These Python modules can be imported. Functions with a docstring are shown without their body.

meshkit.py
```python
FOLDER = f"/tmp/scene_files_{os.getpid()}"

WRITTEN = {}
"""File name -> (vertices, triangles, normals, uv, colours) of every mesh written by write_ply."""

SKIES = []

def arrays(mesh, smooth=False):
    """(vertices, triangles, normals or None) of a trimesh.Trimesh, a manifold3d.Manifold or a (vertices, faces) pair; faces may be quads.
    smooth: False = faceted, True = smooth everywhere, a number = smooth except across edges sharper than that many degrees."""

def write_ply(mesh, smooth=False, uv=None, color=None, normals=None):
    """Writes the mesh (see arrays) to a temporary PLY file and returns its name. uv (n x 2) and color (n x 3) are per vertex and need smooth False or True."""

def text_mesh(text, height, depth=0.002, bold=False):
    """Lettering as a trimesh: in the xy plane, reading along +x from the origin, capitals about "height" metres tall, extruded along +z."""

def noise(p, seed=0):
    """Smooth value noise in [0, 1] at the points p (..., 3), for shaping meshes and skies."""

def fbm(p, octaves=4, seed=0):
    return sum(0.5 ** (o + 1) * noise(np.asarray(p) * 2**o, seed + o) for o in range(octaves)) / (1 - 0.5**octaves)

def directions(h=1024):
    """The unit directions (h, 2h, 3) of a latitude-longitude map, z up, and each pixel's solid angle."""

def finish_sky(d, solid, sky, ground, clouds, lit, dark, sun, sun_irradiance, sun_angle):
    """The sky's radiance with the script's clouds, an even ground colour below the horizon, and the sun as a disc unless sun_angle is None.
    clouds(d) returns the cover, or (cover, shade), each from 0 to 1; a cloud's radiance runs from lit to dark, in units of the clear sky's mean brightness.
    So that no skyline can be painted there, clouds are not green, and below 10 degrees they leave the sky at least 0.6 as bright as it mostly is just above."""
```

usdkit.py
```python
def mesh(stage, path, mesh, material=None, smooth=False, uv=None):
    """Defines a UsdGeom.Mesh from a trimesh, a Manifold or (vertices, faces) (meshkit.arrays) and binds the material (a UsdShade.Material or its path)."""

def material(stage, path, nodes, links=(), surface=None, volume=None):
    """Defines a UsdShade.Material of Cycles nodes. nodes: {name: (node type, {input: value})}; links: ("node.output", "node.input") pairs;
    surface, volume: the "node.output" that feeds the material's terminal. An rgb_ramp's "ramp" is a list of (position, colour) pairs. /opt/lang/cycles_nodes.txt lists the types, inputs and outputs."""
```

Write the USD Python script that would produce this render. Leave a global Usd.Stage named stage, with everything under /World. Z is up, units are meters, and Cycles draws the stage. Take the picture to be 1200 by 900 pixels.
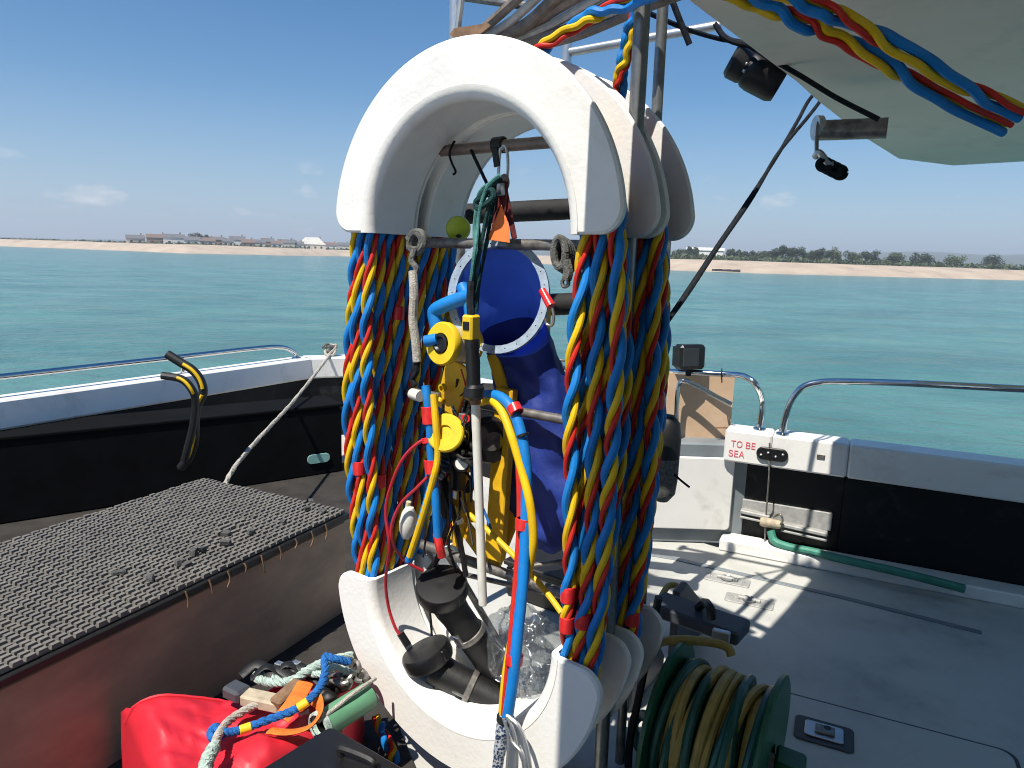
import math, random
import numpy as np, trimesh, shapely.geometry as sg
import usdkit, meshkit
from pxr import Usd, UsdGeom, UsdLux, UsdShade, Gf, Sdf, Vt

# ------------------------------------------------------------------ camera, sky, sun, exposure
stage = Usd.Stage.CreateInMemory()
UsdGeom.SetStageUpAxis(stage, UsdGeom.Tokens.z)
UsdGeom.SetStageMetersPerUnit(stage, 1.0)
UsdGeom.Xform.Define(stage, '/World')
UsdGeom.Scope.Define(stage, '/World/Looks')

EYE = np.array([0, 0, 1.6]); FOC = 830.0           # focal length in units of a 1200 wide picture
PITCH, ROLL = math.atan(149 / 830), math.atan(0.031)
FW = np.array([0, math.cos(PITCH), -math.sin(PITCH)])
_r0 = np.array([1.0, 0, 0]); _u0 = np.cross(_r0, FW)
RT = math.cos(ROLL) * _r0 + math.sin(ROLL) * _u0
UP = -math.sin(ROLL) * _r0 + math.cos(ROLL) * _u0
cam = UsdGeom.Camera.Define(stage, '/World/camera')
cam.CreateHorizontalApertureAttr(36.0); cam.CreateVerticalApertureAttr(27.0)
cam.CreateFocalLengthAttr(36.0 * FOC / 1200); cam.CreateClippingRangeAttr(Gf.Vec2f(0.05, 20000))
M = Gf.Matrix4d(1.0)
for i, v in enumerate((RT, UP, -FW, EYE)):
    M.SetRow(i, Gf.Vec4d(*map(float, v), 1.0 if i == 3 else 0.0))
cam.AddTransformOp().Set(M)
cam.CreateExposureAttr(0.52)

SUN_AZ, SUN_EL = math.radians(180 + 38.3), math.radians(60)     # clockwise from +y
SUN = np.array([math.sin(SUN_AZ) * math.cos(SUN_EL), math.cos(SUN_AZ) * math.cos(SUN_EL), math.sin(SUN_EL)])
sky_mat = usdkit.material(stage, '/World/Looks/sky_air', {
    'sky': ('sky_texture', {'sky_type': 'single_scattering', 'sun_disc': False, 'sun_elevation': SUN_EL, 'sun_rotation': math.atan2(SUN[0], SUN[1]), 'altitude': 0.0, 'air_density': 1.0, 'aerosol_density': 0.15, 'ozone_density': 3.0}),
    'tc': ('texture_coordinate', {}),
    'sep': ('separate_xyz', {}),
    'map': ('mapping', {'mapping_type': 'point', 'scale': (1, 1, 2.6), 'location': (7.9, 2.6, 0.4)}),
    'n': ('noise_texture', {'scale': 9.0, 'detail': 6.0, 'roughness': 0.55}),
    'nr': ('rgb_ramp', {'ramp': [(0.0, (0, 0, 0)), (0.60, (0, 0, 0)), (0.74, (1, 1, 1)), (1, (1, 1, 1))]}),
    'zr': ('rgb_ramp', {'ramp': [(0.0, (0.2, 0.2, 0.2)), (0.05, (1, 1, 1)), (0.085, (0.8, 0.8, 0.8)), (0.13, (0, 0, 0)), (1, (0, 0, 0))]}),
    'mul': ('mix', {'mix_type': 'multiply', 'fac': 1.0}),
    'bw': ('rgb_to_bw', {}),
    'sat': ('hsv', {'hue': 0.5, 'saturation': 1.36, 'value': 1.0}), 'mixc': ('mix', {'mix_type': 'mix', 'color2': (7.5, 7.6, 7.9)}),
    'hr': ('rgb_ramp', {'ramp': [(0.0, (0.85, 0.85, 0.85)), (0.07, (0.55, 0.55, 0.55)), (0.20, (0.12, 0.12, 0.12)), (0.5, (0, 0, 0)), (1, (0, 0, 0))]}),
    'hbw': ('rgb_to_bw', {}), 'mixh': ('mix', {'mix_type': 'mix', 'color2': (3.0, 4.25, 6.2)}),
    'bg': ('background_shader', {'strength': 0.08}),
}, [('tc.generated', 'map.vector'), ('tc.generated', 'sep.vector'), ('map.vector', 'n.vector'), ('n.fac', 'nr.fac'), ('sep.z', 'zr.fac'), ('nr.color', 'mul.color1'), ('zr.color', 'mul.color2'),
    ('mul.color', 'bw.color'), ('bw.val', 'mixc.fac'), ('sep.z', 'hr.fac'), ('hr.color', 'hbw.color'), ('hbw.val', 'mixh.fac'), ('sky.color', 'sat.color'), ('sat.color', 'mixh.color1'), ('mixh.color', 'mixc.color1'), ('mixc.color', 'bg.color')], surface='bg.background')
dome = UsdLux.DomeLight.Define(stage, '/World/sky')
UsdShade.MaterialBindingAPI.Apply(dome.GetPrim()).Bind(sky_mat)
dome.GetPrim().SetCustomDataByKey('kind', 'structure')
sun = UsdLux.DistantLight.Define(stage, '/World/sun')
sun.CreateIntensityAttr(1.25); sun.CreateAngleAttr(0.53); sun.CreateNormalizeAttr(True); sun.CreateColorAttr(Gf.Vec3f(1.0, 0.94, 0.84))
sz = SUN; sx = np.cross([0, 0, 1.0], sz); sx /= np.linalg.norm(sx); sy = np.cross(sz, sx)
MS = Gf.Matrix4d(1.0)
for i, v in enumerate((sx, sy, sz)):
    MS.SetRow(i, Gf.Vec4d(*map(float, v), 0.0))
sun.AddTransformOp().Set(MS)

# ------------------------------------------------------------------ placing
def ray(px, py):
    return FW + RT * (px - 600) / FOC + UP * (450 - py) / FOC
def P(px, py, Y):                                    # the point seen at (px, py) that stands Y metres ahead
    d = ray(px, py); return EYE + d * (Y / d[1])
def G(px, py, z=0.0):                                # ... that stands at height z
    d = ray(px, py); return EYE + d * ((z - EYE[2]) / d[2])
PSI = 0.622; OX, OY = -0.154, 1.856
AX = np.array([math.sin(PSI), math.cos(PSI), 0]); SI = np.array([math.cos(PSI), -math.sin(PSI), 0]); ZZ = np.array([0, 0, 1.0])
ORG = np.array([OX, OY, 0])
def A(s, w, z):                                      # the rack's own frame: s sideways, w from its front plate backwards
    return ORG + SI * s + AX * w + ZZ * z
def PA(px, py, w):
    d = ray(px, py); k = ((ORG - EYE) @ AX + w) / (d @ AX); return EYE + d * k
def unit(v):
    v = np.asarray(v, float); return v / max(np.linalg.norm(v), 1e-12)

# ------------------------------------------------------------------ things and parts
used = {}
def numbered(path):
    if path not in used:
        used[path] = 0; return path
    used[path] += 1
    return f'{path}_{used[path]:03d}'
class Thing:
    def __init__(self, name, label, cat, group=None, kind=None):
        self.name, self.label, self.cat, self.group, self.kind, self.parts = name, label, cat, group, kind, []
    def part(self, name, mesh, mat, under=None, smooth=35, label=None, kind=None):
        if isinstance(mesh, list): mesh = cat(mesh)
        self.parts.append([name, mesh, mat, under, smooth, label, kind]); return len(self.parts) - 1
    def done(self):
        lo = np.min([p[1].bounds[0] for p in self.parts], 0); hi = np.max([p[1].bounds[1] for p in self.parts], 0)
        o = np.array([(lo[0] + hi[0]) / 2, (lo[1] + hi[1]) / 2, lo[2]])
        path = numbered('/World/' + self.name)
        x = UsdGeom.Xform.Define(stage, path); x.AddTranslateOp().Set(Gf.Vec3d(*map(float, o)))
        pr = x.GetPrim(); tag(pr, self.label, self.cat, self.group, self.kind)
        paths = []
        for name, mesh, mat, under, smooth, label, kind in self.parts:
            pp = numbered((path if under is None else paths[under]) + '/' + name)
            m = mesh.copy(); m.vertices = m.vertices - o
            pm = usdkit.mesh(stage, pp, m, MT[mat], smooth=smooth)
            if label: pm.GetPrim().SetCustomDataByKey('label', label)
            if kind: pm.GetPrim().SetCustomDataByKey('kind', kind)
            paths.append(pp)
        return path
def tag(pr, label=None, cat=None, group=None, kind=None):
    for k, v in (('label', label), ('category', cat), ('group', group), ('kind', kind)):
        if v: pr.SetCustomDataByKey(k, v)
def solo(name, mesh, mat, label, cat, group=None, kind=None, smooth=35):
    if isinstance(mesh, list): mesh = globals()['cat'](mesh)
    p = usdkit.mesh(stage, numbered('/World/' + name), mesh, MT[mat], smooth=smooth)
    tag(p.GetPrim(), label, cat, group, kind); return p
def struct(name, mesh, mat, smooth=35):
    p = usdkit.mesh(stage, numbered('/World/' + name), mesh, MT[mat], smooth=smooth)
    tag(p.GetPrim(), kind='structure'); return p

# ------------------------------------------------------------------ mesh helpers
def cat(ms): return ms[0] if len(ms) == 1 else trimesh.util.concatenate(ms)
def quads(v, f):
    f = np.asarray(f); return trimesh.Trimesh(np.asarray(v, float), np.vstack([f[:, [0, 1, 2]], f[:, [0, 2, 3]]]), process=False)
def spline(pts, n=10, closed=False):
    p = np.asarray(pts, float)
    q = np.vstack([p[-1], p, p[0], p[1]]) if closed else np.vstack([2 * p[0] - p[1], p, 2 * p[-1] - p[-2]])
    out = []
    for i in range(1, len(q) - 2):
        for t in np.arange(n) / n:
            a, b, c, d = q[i - 1:i + 3]
            out.append(0.5 * (2 * b + (c - a) * t + (2 * a - 5 * b + 4 * c - d) * t * t + (3 * b - a - 3 * c + d) * t ** 3))
    if not closed: out.append(p[-1])
    return np.array(out)
def tube(pts, r, n=8, closed=False, flat=1.0, up=None):
    p = np.asarray(pts, float); N = len(p); r = np.broadcast_to(np.asarray(r, float), N)
    if closed: T = np.roll(p, -1, 0) - np.roll(p, 1, 0)
    else: T = np.gradient(p, axis=0)
    T = T / np.maximum(np.linalg.norm(T, axis=1, keepdims=True), 1e-12)
    u = np.cross(T[0], up if up is not None else [0.31, 0.2, 0.93]); u = unit(u) if np.linalg.norm(u) > 1e-6 else unit(np.cross(T[0], [1, 0, 0]))
    U = np.zeros_like(p)
    for i in range(N):
        if up is not None: u = np.cross(T[i], up)
        u = unit(u - T[i] * (u @ T[i])); U[i] = u
    V = np.cross(T, U); a = np.arange(n) / n * 2 * np.pi
    ring = p[:, None] + r[:, None, None] * (np.cos(a)[None, :, None] * U[:, None] + flat * np.sin(a)[None, :, None] * V[:, None])
    v = ring.reshape(-1, 3); f = []
    M_ = N if closed else N - 1
    i, j = np.meshgrid(np.arange(M_), np.arange(n), indexing='ij'); i2, j2 = (i + 1) % N, (j + 1) % n
    f = np.stack([i * n + j, i * n + j2, i2 * n + j2, i2 * n + j], -1).reshape(-1, 4)
    tri = np.vstack([f[:, [0, 1, 2]], f[:, [0, 2, 3]]])
    if not closed:
        v = np.vstack([v, p[0], p[-1]]); k = np.arange(n); k2 = (k + 1) % n
        tri = np.vstack([tri, np.stack([np.full(n, len(v) - 2), k2, k], 1), np.stack([np.full(n, len(v) - 1), (N - 1) * n + k, (N - 1) * n + k2], 1)])
    return trimesh.Trimesh(v, tri, process=False)
def cord(pts, r, n=7, k=10, **kw): return tube(spline(pts, k), r, n, **kw)
def rod(p0, p1, r, n=14, r1=None):
    return lathe([(0, 0), (r, 0), (r1 or r, 1), (0, 1)], p0, np.asarray(p1) - p0, n, absolute=False)
def lathe(prof, p0, axis, n=28, absolute=True):
    """prof: (radius, distance along the axis) pairs; distances in metres, or in lengths of the axis."""
    ax = np.asarray(axis, float); L = np.linalg.norm(ax); d = ax / L
    u = unit(np.cross(d, [0.2, 0.3, 0.93] if abs(d[2]) < 0.9 else [1, 0, 0])); w = np.cross(d, u)
    a = np.arange(n) / n * 2 * np.pi; v = []
    for rr, h in prof:
        v.append(np.asarray(p0) + d * (h if absolute else h * L) + max(rr, 1e-5) * (np.cos(a)[:, None] * u + np.sin(a)[:, None] * w))
    v = np.vstack(v); m = len(prof)
    i, j = np.meshgrid(np.arange(m - 1), np.arange(n), indexing='ij'); j2 = (j + 1) % n
    return quads(v, np.stack([i * n + j, i * n + j2, (i + 1) * n + j2, (i + 1) * n + j], -1).reshape(-1, 4))
def obox(c, ex, ey, ez, hx, hy, hz, b=0.004):
    ex, ey, ez = unit(ex), unit(ey), unit(ez); b = min(b, 0.45 * min(hx, hy, hz)); pts = []
    for i in (-1, 1):
        for j in (-1, 1):
            for k in (-1, 1):
                for q in ((b, b, 0), (b, 0, b), (0, b, b)):
                    pts.append(np.asarray(c) + ex * i * (hx - q[0]) + ey * j * (hy - q[1]) + ez * k * (hz - q[2]))
    return trimesh.convex.convex_hull(np.array(pts))
def bx(c, sx, sy, sz, rz=0.0, b=0.004):
    e = np.array([math.cos(rz), math.sin(rz), 0]); return obox(c, e, np.cross(ZZ, e), ZZ, sx / 2, sy / 2, sz / 2, b)
def bar(p0, p1, wide, thick, up=ZZ, b=0.003):
    p0, p1 = np.asarray(p0, float), np.asarray(p1, float); d = unit(p1 - p0); e = unit(np.cross(up, d)); return obox((p0 + p1) / 2, d, e, np.cross(d, e), np.linalg.norm(p1 - p0) / 2, wide / 2, thick / 2, b)
def slab(B, o, ex, ey, ez, depth, b=0.004):
    """A plate with the outline B (2D, any turn), its edges bevelled, from o along ez."""
    B = np.asarray(B, float)
    if np.sum(B[:, 0] * np.roll(B[:, 1], -1) - np.roll(B[:, 0], -1) * B[:, 1]) < 0: B = B[::-1]
    t1 = B - np.roll(B, 1, 0); t2 = np.roll(B, -1, 0) - B
    t1 /= np.maximum(np.linalg.norm(t1, axis=1, keepdims=True), 1e-9); t2 /= np.maximum(np.linalg.norm(t2, axis=1, keepdims=True), 1e-9)
    n1 = np.stack([-t1[:, 1], t1[:, 0]], 1); n2 = np.stack([-t2[:, 1], t2[:, 0]], 1)
    m = (n1 + n2); m /= np.maximum((1 + (n1 * n2).sum(1, keepdims=True)), 0.35)
    I = B + m * b; N = len(B)
    lay = [(I, 0), (B, b), (B, depth - b), (I, depth)]
    v = np.vstack([np.asarray(o) + q[:, :1] * ex + q[:, 1:] * ey + h * np.asarray(ez) for q, h in lay]); k = np.arange(N); k2 = (k + 1) % N
    f = np.vstack([np.stack([i * N + k, i * N + k2, (i + 1) * N + k2, (i + 1) * N + k], 1) for i in range(3)])
    side = np.vstack([f[:, [0, 1, 2]], f[:, [0, 2, 3]]])
    cv, cf = trimesh.creation.triangulate_polygon(sg.Polygon(I), engine='earcut')
    from scipy.spatial import cKDTree
    idx = cKDTree(I).query(cv)[1]; cf = idx[cf]
    a = I[cf]; ar = (a[:, 1, 0] - a[:, 0, 0]) * (a[:, 2, 1] - a[:, 0, 1]) - (a[:, 2, 0] - a[:, 0, 0]) * (a[:, 1, 1] - a[:, 0, 1])
    cf = np.where((ar < 0)[:, None], cf[:, ::-1], cf)
    tri = np.vstack([side, cf[:, ::-1], cf + 3 * N])
    if np.cross(ex, ey) @ np.asarray(ez) < 0: tri = tri[:, ::-1]
    return trimesh.Trimesh(v, tri, process=False)
def outline(poly): return np.array(poly.exterior.coords)[:-1]
def ball(c, r, sub=2, scale=(1, 1, 1), jitter=0, seed=0):
    m = trimesh.creation.icosphere(sub); v = m.vertices
    if jitter: v = v * (1 + jitter * (meshkit.fbm(v * 2.3 + seed * 7.1 + 50, 3, seed) - 0.5))[:, None]
    m.vertices = v * r * np.asarray(scale) + c; return m
rnd = random.Random(7)

# ------------------------------------------------------------------ materials
MT = {}
def mat(name, color, rough=0.5, metal=0.0, var=0.12, scale=8.0, bump=0.0, bscale=60.0, spec=0.5, extra=None, color2=None, detail=4.0, dirt=None, stretch=None):
    c = np.array(color, float); c2 = np.array(color2, float) if color2 is not None else c * (1 - 2 * var)
    nodes = {'g': ('geometry', {}), 'n': ('noise_texture', {'scale': scale, 'detail': detail, 'roughness': 0.6}),
             'r': ('rgb_ramp', {'ramp': [(0.0, tuple(c2)), (0.32, tuple(c2)), (0.68, tuple(c)), (1.0, tuple(c))]}),
             'p': ('principled_bsdf', {'roughness': rough, 'metallic': metal, 'specular_ior_level': spec, **(extra or {})})}
    links = [('g.position', 'n.vector'), ('n.fac', 'r.fac'), ('r.color', 'p.base_color')]
    if stretch is not None:
        nodes['mp'] = ('mapping', {'mapping_type': 'point', 'scale': stretch}); links[0] = ('mp.vector', 'n.vector'); links.append(('g.position', 'mp.vector'))
    if dirt:                                         # (colour, scale, from, to, strength): stains, scuffs and salt
        dc, ds, d0, d1, dk = dirt
        nodes['dn'] = ('noise_texture', {'scale': ds, 'detail': 9.0, 'roughness': 0.7, 'distortion': 0.6}); nodes['dr'] = ('rgb_ramp', {'ramp': [(0.0, (0, 0, 0)), (d0, (0, 0, 0)), (d1, (dk,) * 3), (1.0, (dk,) * 3)]})
        nodes['db'] = ('rgb_to_bw', {}); nodes['dm'] = ('mix', {'mix_type': 'mix', 'color2': tuple(dc)})
        links.remove(('r.color', 'p.base_color')); links += [('g.position', 'dn.vector'), ('dn.fac', 'dr.fac'), ('dr.color', 'db.color'), ('db.val', 'dm.fac'), ('r.color', 'dm.color1'), ('dm.color', 'p.base_color')]
    if bump:
        nodes['bn'] = ('noise_texture', {'scale': bscale, 'detail': 3.0}); nodes['b'] = ('bump', {'strength': bump, 'distance': 0.01})
        links += [('g.position', 'bn.vector'), ('bn.fac', 'b.height'), ('b.normal', 'p.normal')]
    MT[name] = usdkit.material(stage, '/World/Looks/' + name, nodes, links, surface='p.BSDF'); return MT[name]
mat('white_plastic', (0.80, 0.79, 0.755), 0.48, var=0.03, scale=5, bump=0.10, bscale=70, dirt=((0.50, 0.47, 0.41), 4.5, 0.52, 0.80, 0.42))
mat('blue_hose', (0.008, 0.20, 0.60), 0.5, var=0.10, scale=14, spec=0.3, bump=0.06, bscale=160, dirt=((0.07, 0.24, 0.48), 22.0, 0.5, 0.8, 0.6))
mat('yellow_hose', (0.80, 0.50, 0.008), 0.5, var=0.10, scale=14, spec=0.3, bump=0.06, bscale=160, dirt=((0.50, 0.36, 0.08), 22.0, 0.5, 0.8, 0.6))
mat('red_hose', (0.60, 0.025, 0.015), 0.5, var=0.12, scale=14, spec=0.3, bump=0.06, bscale=160, dirt=((0.38, 0.06, 0.04), 22.0, 0.5, 0.8, 0.6))
mat('red_tape', (0.75, 0.03, 0.03), 0.3, var=0.15, scale=60)
mat('black_plastic', (0.008, 0.008, 0.009), 0.42, var=0.2, scale=20)
mat('black_rubber', (0.009, 0.009, 0.0095), 0.55, var=0.25, scale=30, bump=0.1)
mat('black_pad', (0.018, 0.016, 0.015), 0.8, var=0.3, scale=12, bump=0.2, bscale=40)
mat('steel', (0.55, 0.55, 0.54), 0.3, 0.85, var=0.15, scale=25)
mat('dull_steel', (0.30, 0.28, 0.26), 0.42, 0.6, var=0.3, scale=30)
mat('galvanised', (0.30, 0.31, 0.31), 0.38, 0.7, var=0.2, scale=18)
mat('rusty_steel', (0.27, 0.20, 0.16), 0.5, 0.45, scale=22, color2=(0.16, 0.13, 0.12))
mat('polished_steel', (0.72, 0.72, 0.71), 0.13, 1.0, var=0.08, scale=20)
mat('aluminium', (0.62, 0.63, 0.64), 0.34, 0.8, var=0.1, scale=20)
mat('blue_fabric', (0.05, 0.13, 0.58), 0.75, var=0.12, scale=9, bump=0.35, bscale=25)
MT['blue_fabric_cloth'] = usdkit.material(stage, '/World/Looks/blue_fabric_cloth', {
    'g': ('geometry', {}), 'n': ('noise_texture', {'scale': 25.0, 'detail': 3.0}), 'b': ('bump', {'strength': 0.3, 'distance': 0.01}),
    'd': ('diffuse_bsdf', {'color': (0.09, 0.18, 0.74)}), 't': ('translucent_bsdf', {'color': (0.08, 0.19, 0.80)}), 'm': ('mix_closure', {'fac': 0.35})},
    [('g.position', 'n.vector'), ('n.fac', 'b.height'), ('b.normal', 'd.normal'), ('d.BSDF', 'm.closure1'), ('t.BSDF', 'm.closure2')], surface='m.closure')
mat('shaded_blue_fabric', (0.012, 0.035, 0.26), 0.6, var=0.2, scale=9, bump=0.35, bscale=22)  # same drogue canvas, its shaded side painted in as dark navy
mat('grey_webbing', (0.36, 0.45, 0.56), 0.75, var=0.15, scale=40, bump=0.2, bscale=200)
mat('yellow_plastic', (0.78, 0.53, 0.012), 0.6, var=0.08, scale=20)
mat('cream_plastic', (0.62, 0.55, 0.35), 0.5, var=0.15, scale=20)
mat('yellow_paint', (0.78, 0.46, 0.012), 0.45, scale=16, color2=(0.62, 0.35, 0.012), bump=0.1, dirt=((0.22, 0.13, 0.05), 30.0, 0.62, 0.7, 0.8))
mat('white_pvc', (0.74, 0.73, 0.66), 0.4, var=0.08, scale=20)
mat('teal_rope', (0.10, 0.28, 0.26), 0.85, var=0.25, scale=60, bump=0.4, bscale=250, spec=0.12)
mat('dark_teal_rope', (0.025, 0.075, 0.075), 0.85, var=0.25, scale=60, bump=0.4, bscale=250, spec=0.12)
mat('pale_rope', (0.50, 0.47, 0.41), 0.9, var=0.2, scale=60, bump=0.5, bscale=250, spec=0.12)
mat('grey_rope', (0.17, 0.17, 0.16), 0.9, var=0.3, scale=60, bump=0.5, bscale=220, spec=0.12)
mat('dark_rope', (0.022, 0.026, 0.032), 0.85, var=0.3, scale=60, bump=0.4, bscale=250, spec=0.12)
mat('blue_rope', (0.03, 0.16, 0.48), 0.85, var=0.25, scale=70, bump=0.5, bscale=220, spec=0.12)
mat('mint_rope', (0.46, 0.58, 0.52), 0.9, var=0.2, scale=70, bump=0.5, bscale=220, spec=0.12)
mat('orange_web', (0.75, 0.19, 0.02), 0.8, var=0.2, scale=40, bump=0.2, bscale=200)
mat('orange_flag', (0.95, 0.20, 0.04), 0.6, var=0.06, scale=20)
mat('maroon_web', (0.16, 0.018, 0.02), 0.8, var=0.25, scale=40, bump=0.2, bscale=200)
mat('lime_plastic', (0.50, 0.58, 0.03), 0.45, var=0.1, scale=20)
mat('gelcoat', (0.78, 0.77, 0.74), 0.33, var=0.04, scale=3, bump=0.03, bscale=30, dirt=((0.42, 0.39, 0.33), 4.0, 0.55, 0.78, 0.6))
mat('canopy_white', (0.82, 0.70, 0.61), 0.5, var=0.05, scale=2, dirt=((0.40, 0.36, 0.30), 3.0, 0.55, 0.8, 0.5))
mat('dull_plate', (0.40, 0.40, 0.385), 0.6, 0.15, var=0.15, scale=30)
mat('grey_paint', (0.20, 0.23, 0.25), 0.5, var=0.1, scale=6)
mat('black_panel', (0.006, 0.007, 0.009), 0.55, var=0.25, scale=3, bump=0.08, bscale=14, spec=0.3, dirt=((0.035, 0.037, 0.04), 6.0, 0.55, 0.75, 0.8))
mat('matt_black', (0.0035, 0.004, 0.005), 0.9, var=0.3, scale=6, spec=0.12, bump=0.1, bscale=30)
mat('plywood', (0.60, 0.44, 0.30), 0.6, scale=5, color2=(0.50, 0.34, 0.22), bump=0.05)
mat('aqua_slot', (0.25, 0.50, 0.45), 0.5, var=0.1)
mat('slab_grey', (0.055, 0.06, 0.072), 0.55, var=0.12, scale=8)
mat('reel_green', (0.012, 0.10, 0.035), 0.4, var=0.2, scale=14)
mat('green_hose', (0.012, 0.085, 0.055), 0.4, var=0.2, scale=20)
mat('tan_hose', (0.42, 0.28, 0.06), 0.5, var=0.2, scale=20)
mat('green_strap', (0.05, 0.25, 0.18), 0.6, var=0.15, scale=20)
mat('green_tube', (0.13, 0.33, 0.19), 0.42, var=0.1, scale=20)
mat('red_vinyl', (0.60, 0.018, 0.035), 0.5, var=0.1, scale=6, bump=0.25, bscale=9)
mat('rubber_mat', (0.165, 0.155, 0.138), 0.85, scale=9, color2=(0.115, 0.108, 0.098), bump=0.3, bscale=120)
mat('floor_rubber_and_shade', (0.035, 0.030, 0.026), 0.8, var=0.3, scale=5, bump=0.3, bscale=60)
mat('worn_rubber', (0.10, 0.10, 0.095), 0.9, var=0.3, scale=60, bump=0.6, bscale=90)
mat('brown_side', (0.42, 0.285, 0.19), 0.65, scale=2.4, color2=(0.23, 0.165, 0.12), bump=0.15, bscale=30, detail=8, stretch=(1, 1, 2.2), dirt=((0.30, 0.22, 0.15), 11.0, 0.60, 0.74, 0.5))
mat('letter_red', (0.70, 0.12, 0.16), 0.5, var=0.05)
mat('wood', (0.50, 0.42, 0.30), 0.7, var=0.2, scale=25)
mat('brown_wood', (0.26, 0.15, 0.08), 0.7, var=0.25, scale=25)
mat('cable_brown', (0.26, 0.21, 0.17), 0.55, var=0.25, scale=20)
mat('cable_grey', (0.50, 0.48, 0.44), 0.5, var=0.2, scale=20)
mat('copper_wire', (0.48, 0.02, 0.035), 0.45, var=0.1)
mat('sand', (0.46, 0.38, 0.29), 0.9, scale=0.10, color2=(0.36, 0.285, 0.22), detail=10, dirt=((0.24, 0.20, 0.15), 0.07, 0.55, 0.68, 0.7))
mat('wet_sand', (0.40, 0.34, 0.27), 0.8, scale=0.06, var=0.12, detail=8)
mat('grassland', (0.09, 0.105, 0.05), 0.9, scale=0.03, color2=(0.05, 0.07, 0.035))
mat('far_hill', (0.10, 0.125, 0.10), 0.95, scale=0.006, color2=(0.07, 0.095, 0.09))
mat('bark', (0.08, 0.06, 0.045), 0.9, var=0.3, scale=2)
for k_, c_ in (('leaf_dark', (0.035, 0.06, 0.028)), ('leaf_mid', (0.06, 0.09, 0.035)), ('leaf_pale', (0.10, 0.13, 0.05))): mat(k_, c_, 0.7, var=0.2, scale=0.5)
for k_, c_ in (('wall_cream', (0.66, 0.60, 0.50)), ('wall_white', (0.75, 0.74, 0.70)), ('wall_brick', (0.34, 0.22, 0.16)), ('roof_slate', (0.13, 0.13, 0.14)), ('roof_tile', (0.17, 0.12, 0.10)), ('roof_pale', (0.55, 0.53, 0.48)), ('dark_glass', (0.03, 0.035, 0.04)), ('groyne_wood', (0.045, 0.04, 0.035))): mat(k_, c_, 0.6, var=0.08, scale=0.4)

# deck paint: pale grey, non-slip grain and scuffs
MT['deck_paint'] = usdkit.material(stage, '/World/Looks/deck_paint', {
    'g': ('geometry', {}), 'n': ('noise_texture', {'scale': 2.2, 'detail': 8.0, 'roughness': 0.65}), 'f': ('noise_texture', {'scale': 240.0, 'detail': 2.0}),
    'r': ('rgb_ramp', {'ramp': [(0.0, (0.22, 0.22, 0.205)), (0.34, (0.34, 0.34, 0.32)), (0.44, (0.43, 0.43, 0.405)), (0.53, (0.48, 0.48, 0.45)), (1, (0.51, 0.51, 0.475))]}),
    'b': ('bump', {'strength': 0.35, 'distance': 0.002}), 'p': ('principled_bsdf', {'roughness': 0.55})},
    [('g.position', 'n.vector'), ('g.position', 'f.vector'), ('n.fac', 'r.fac'), ('r.color', 'p.base_color'), ('f.fac', 'b.height'), ('b.normal', 'p.normal')], surface='p.BSDF')
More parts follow.
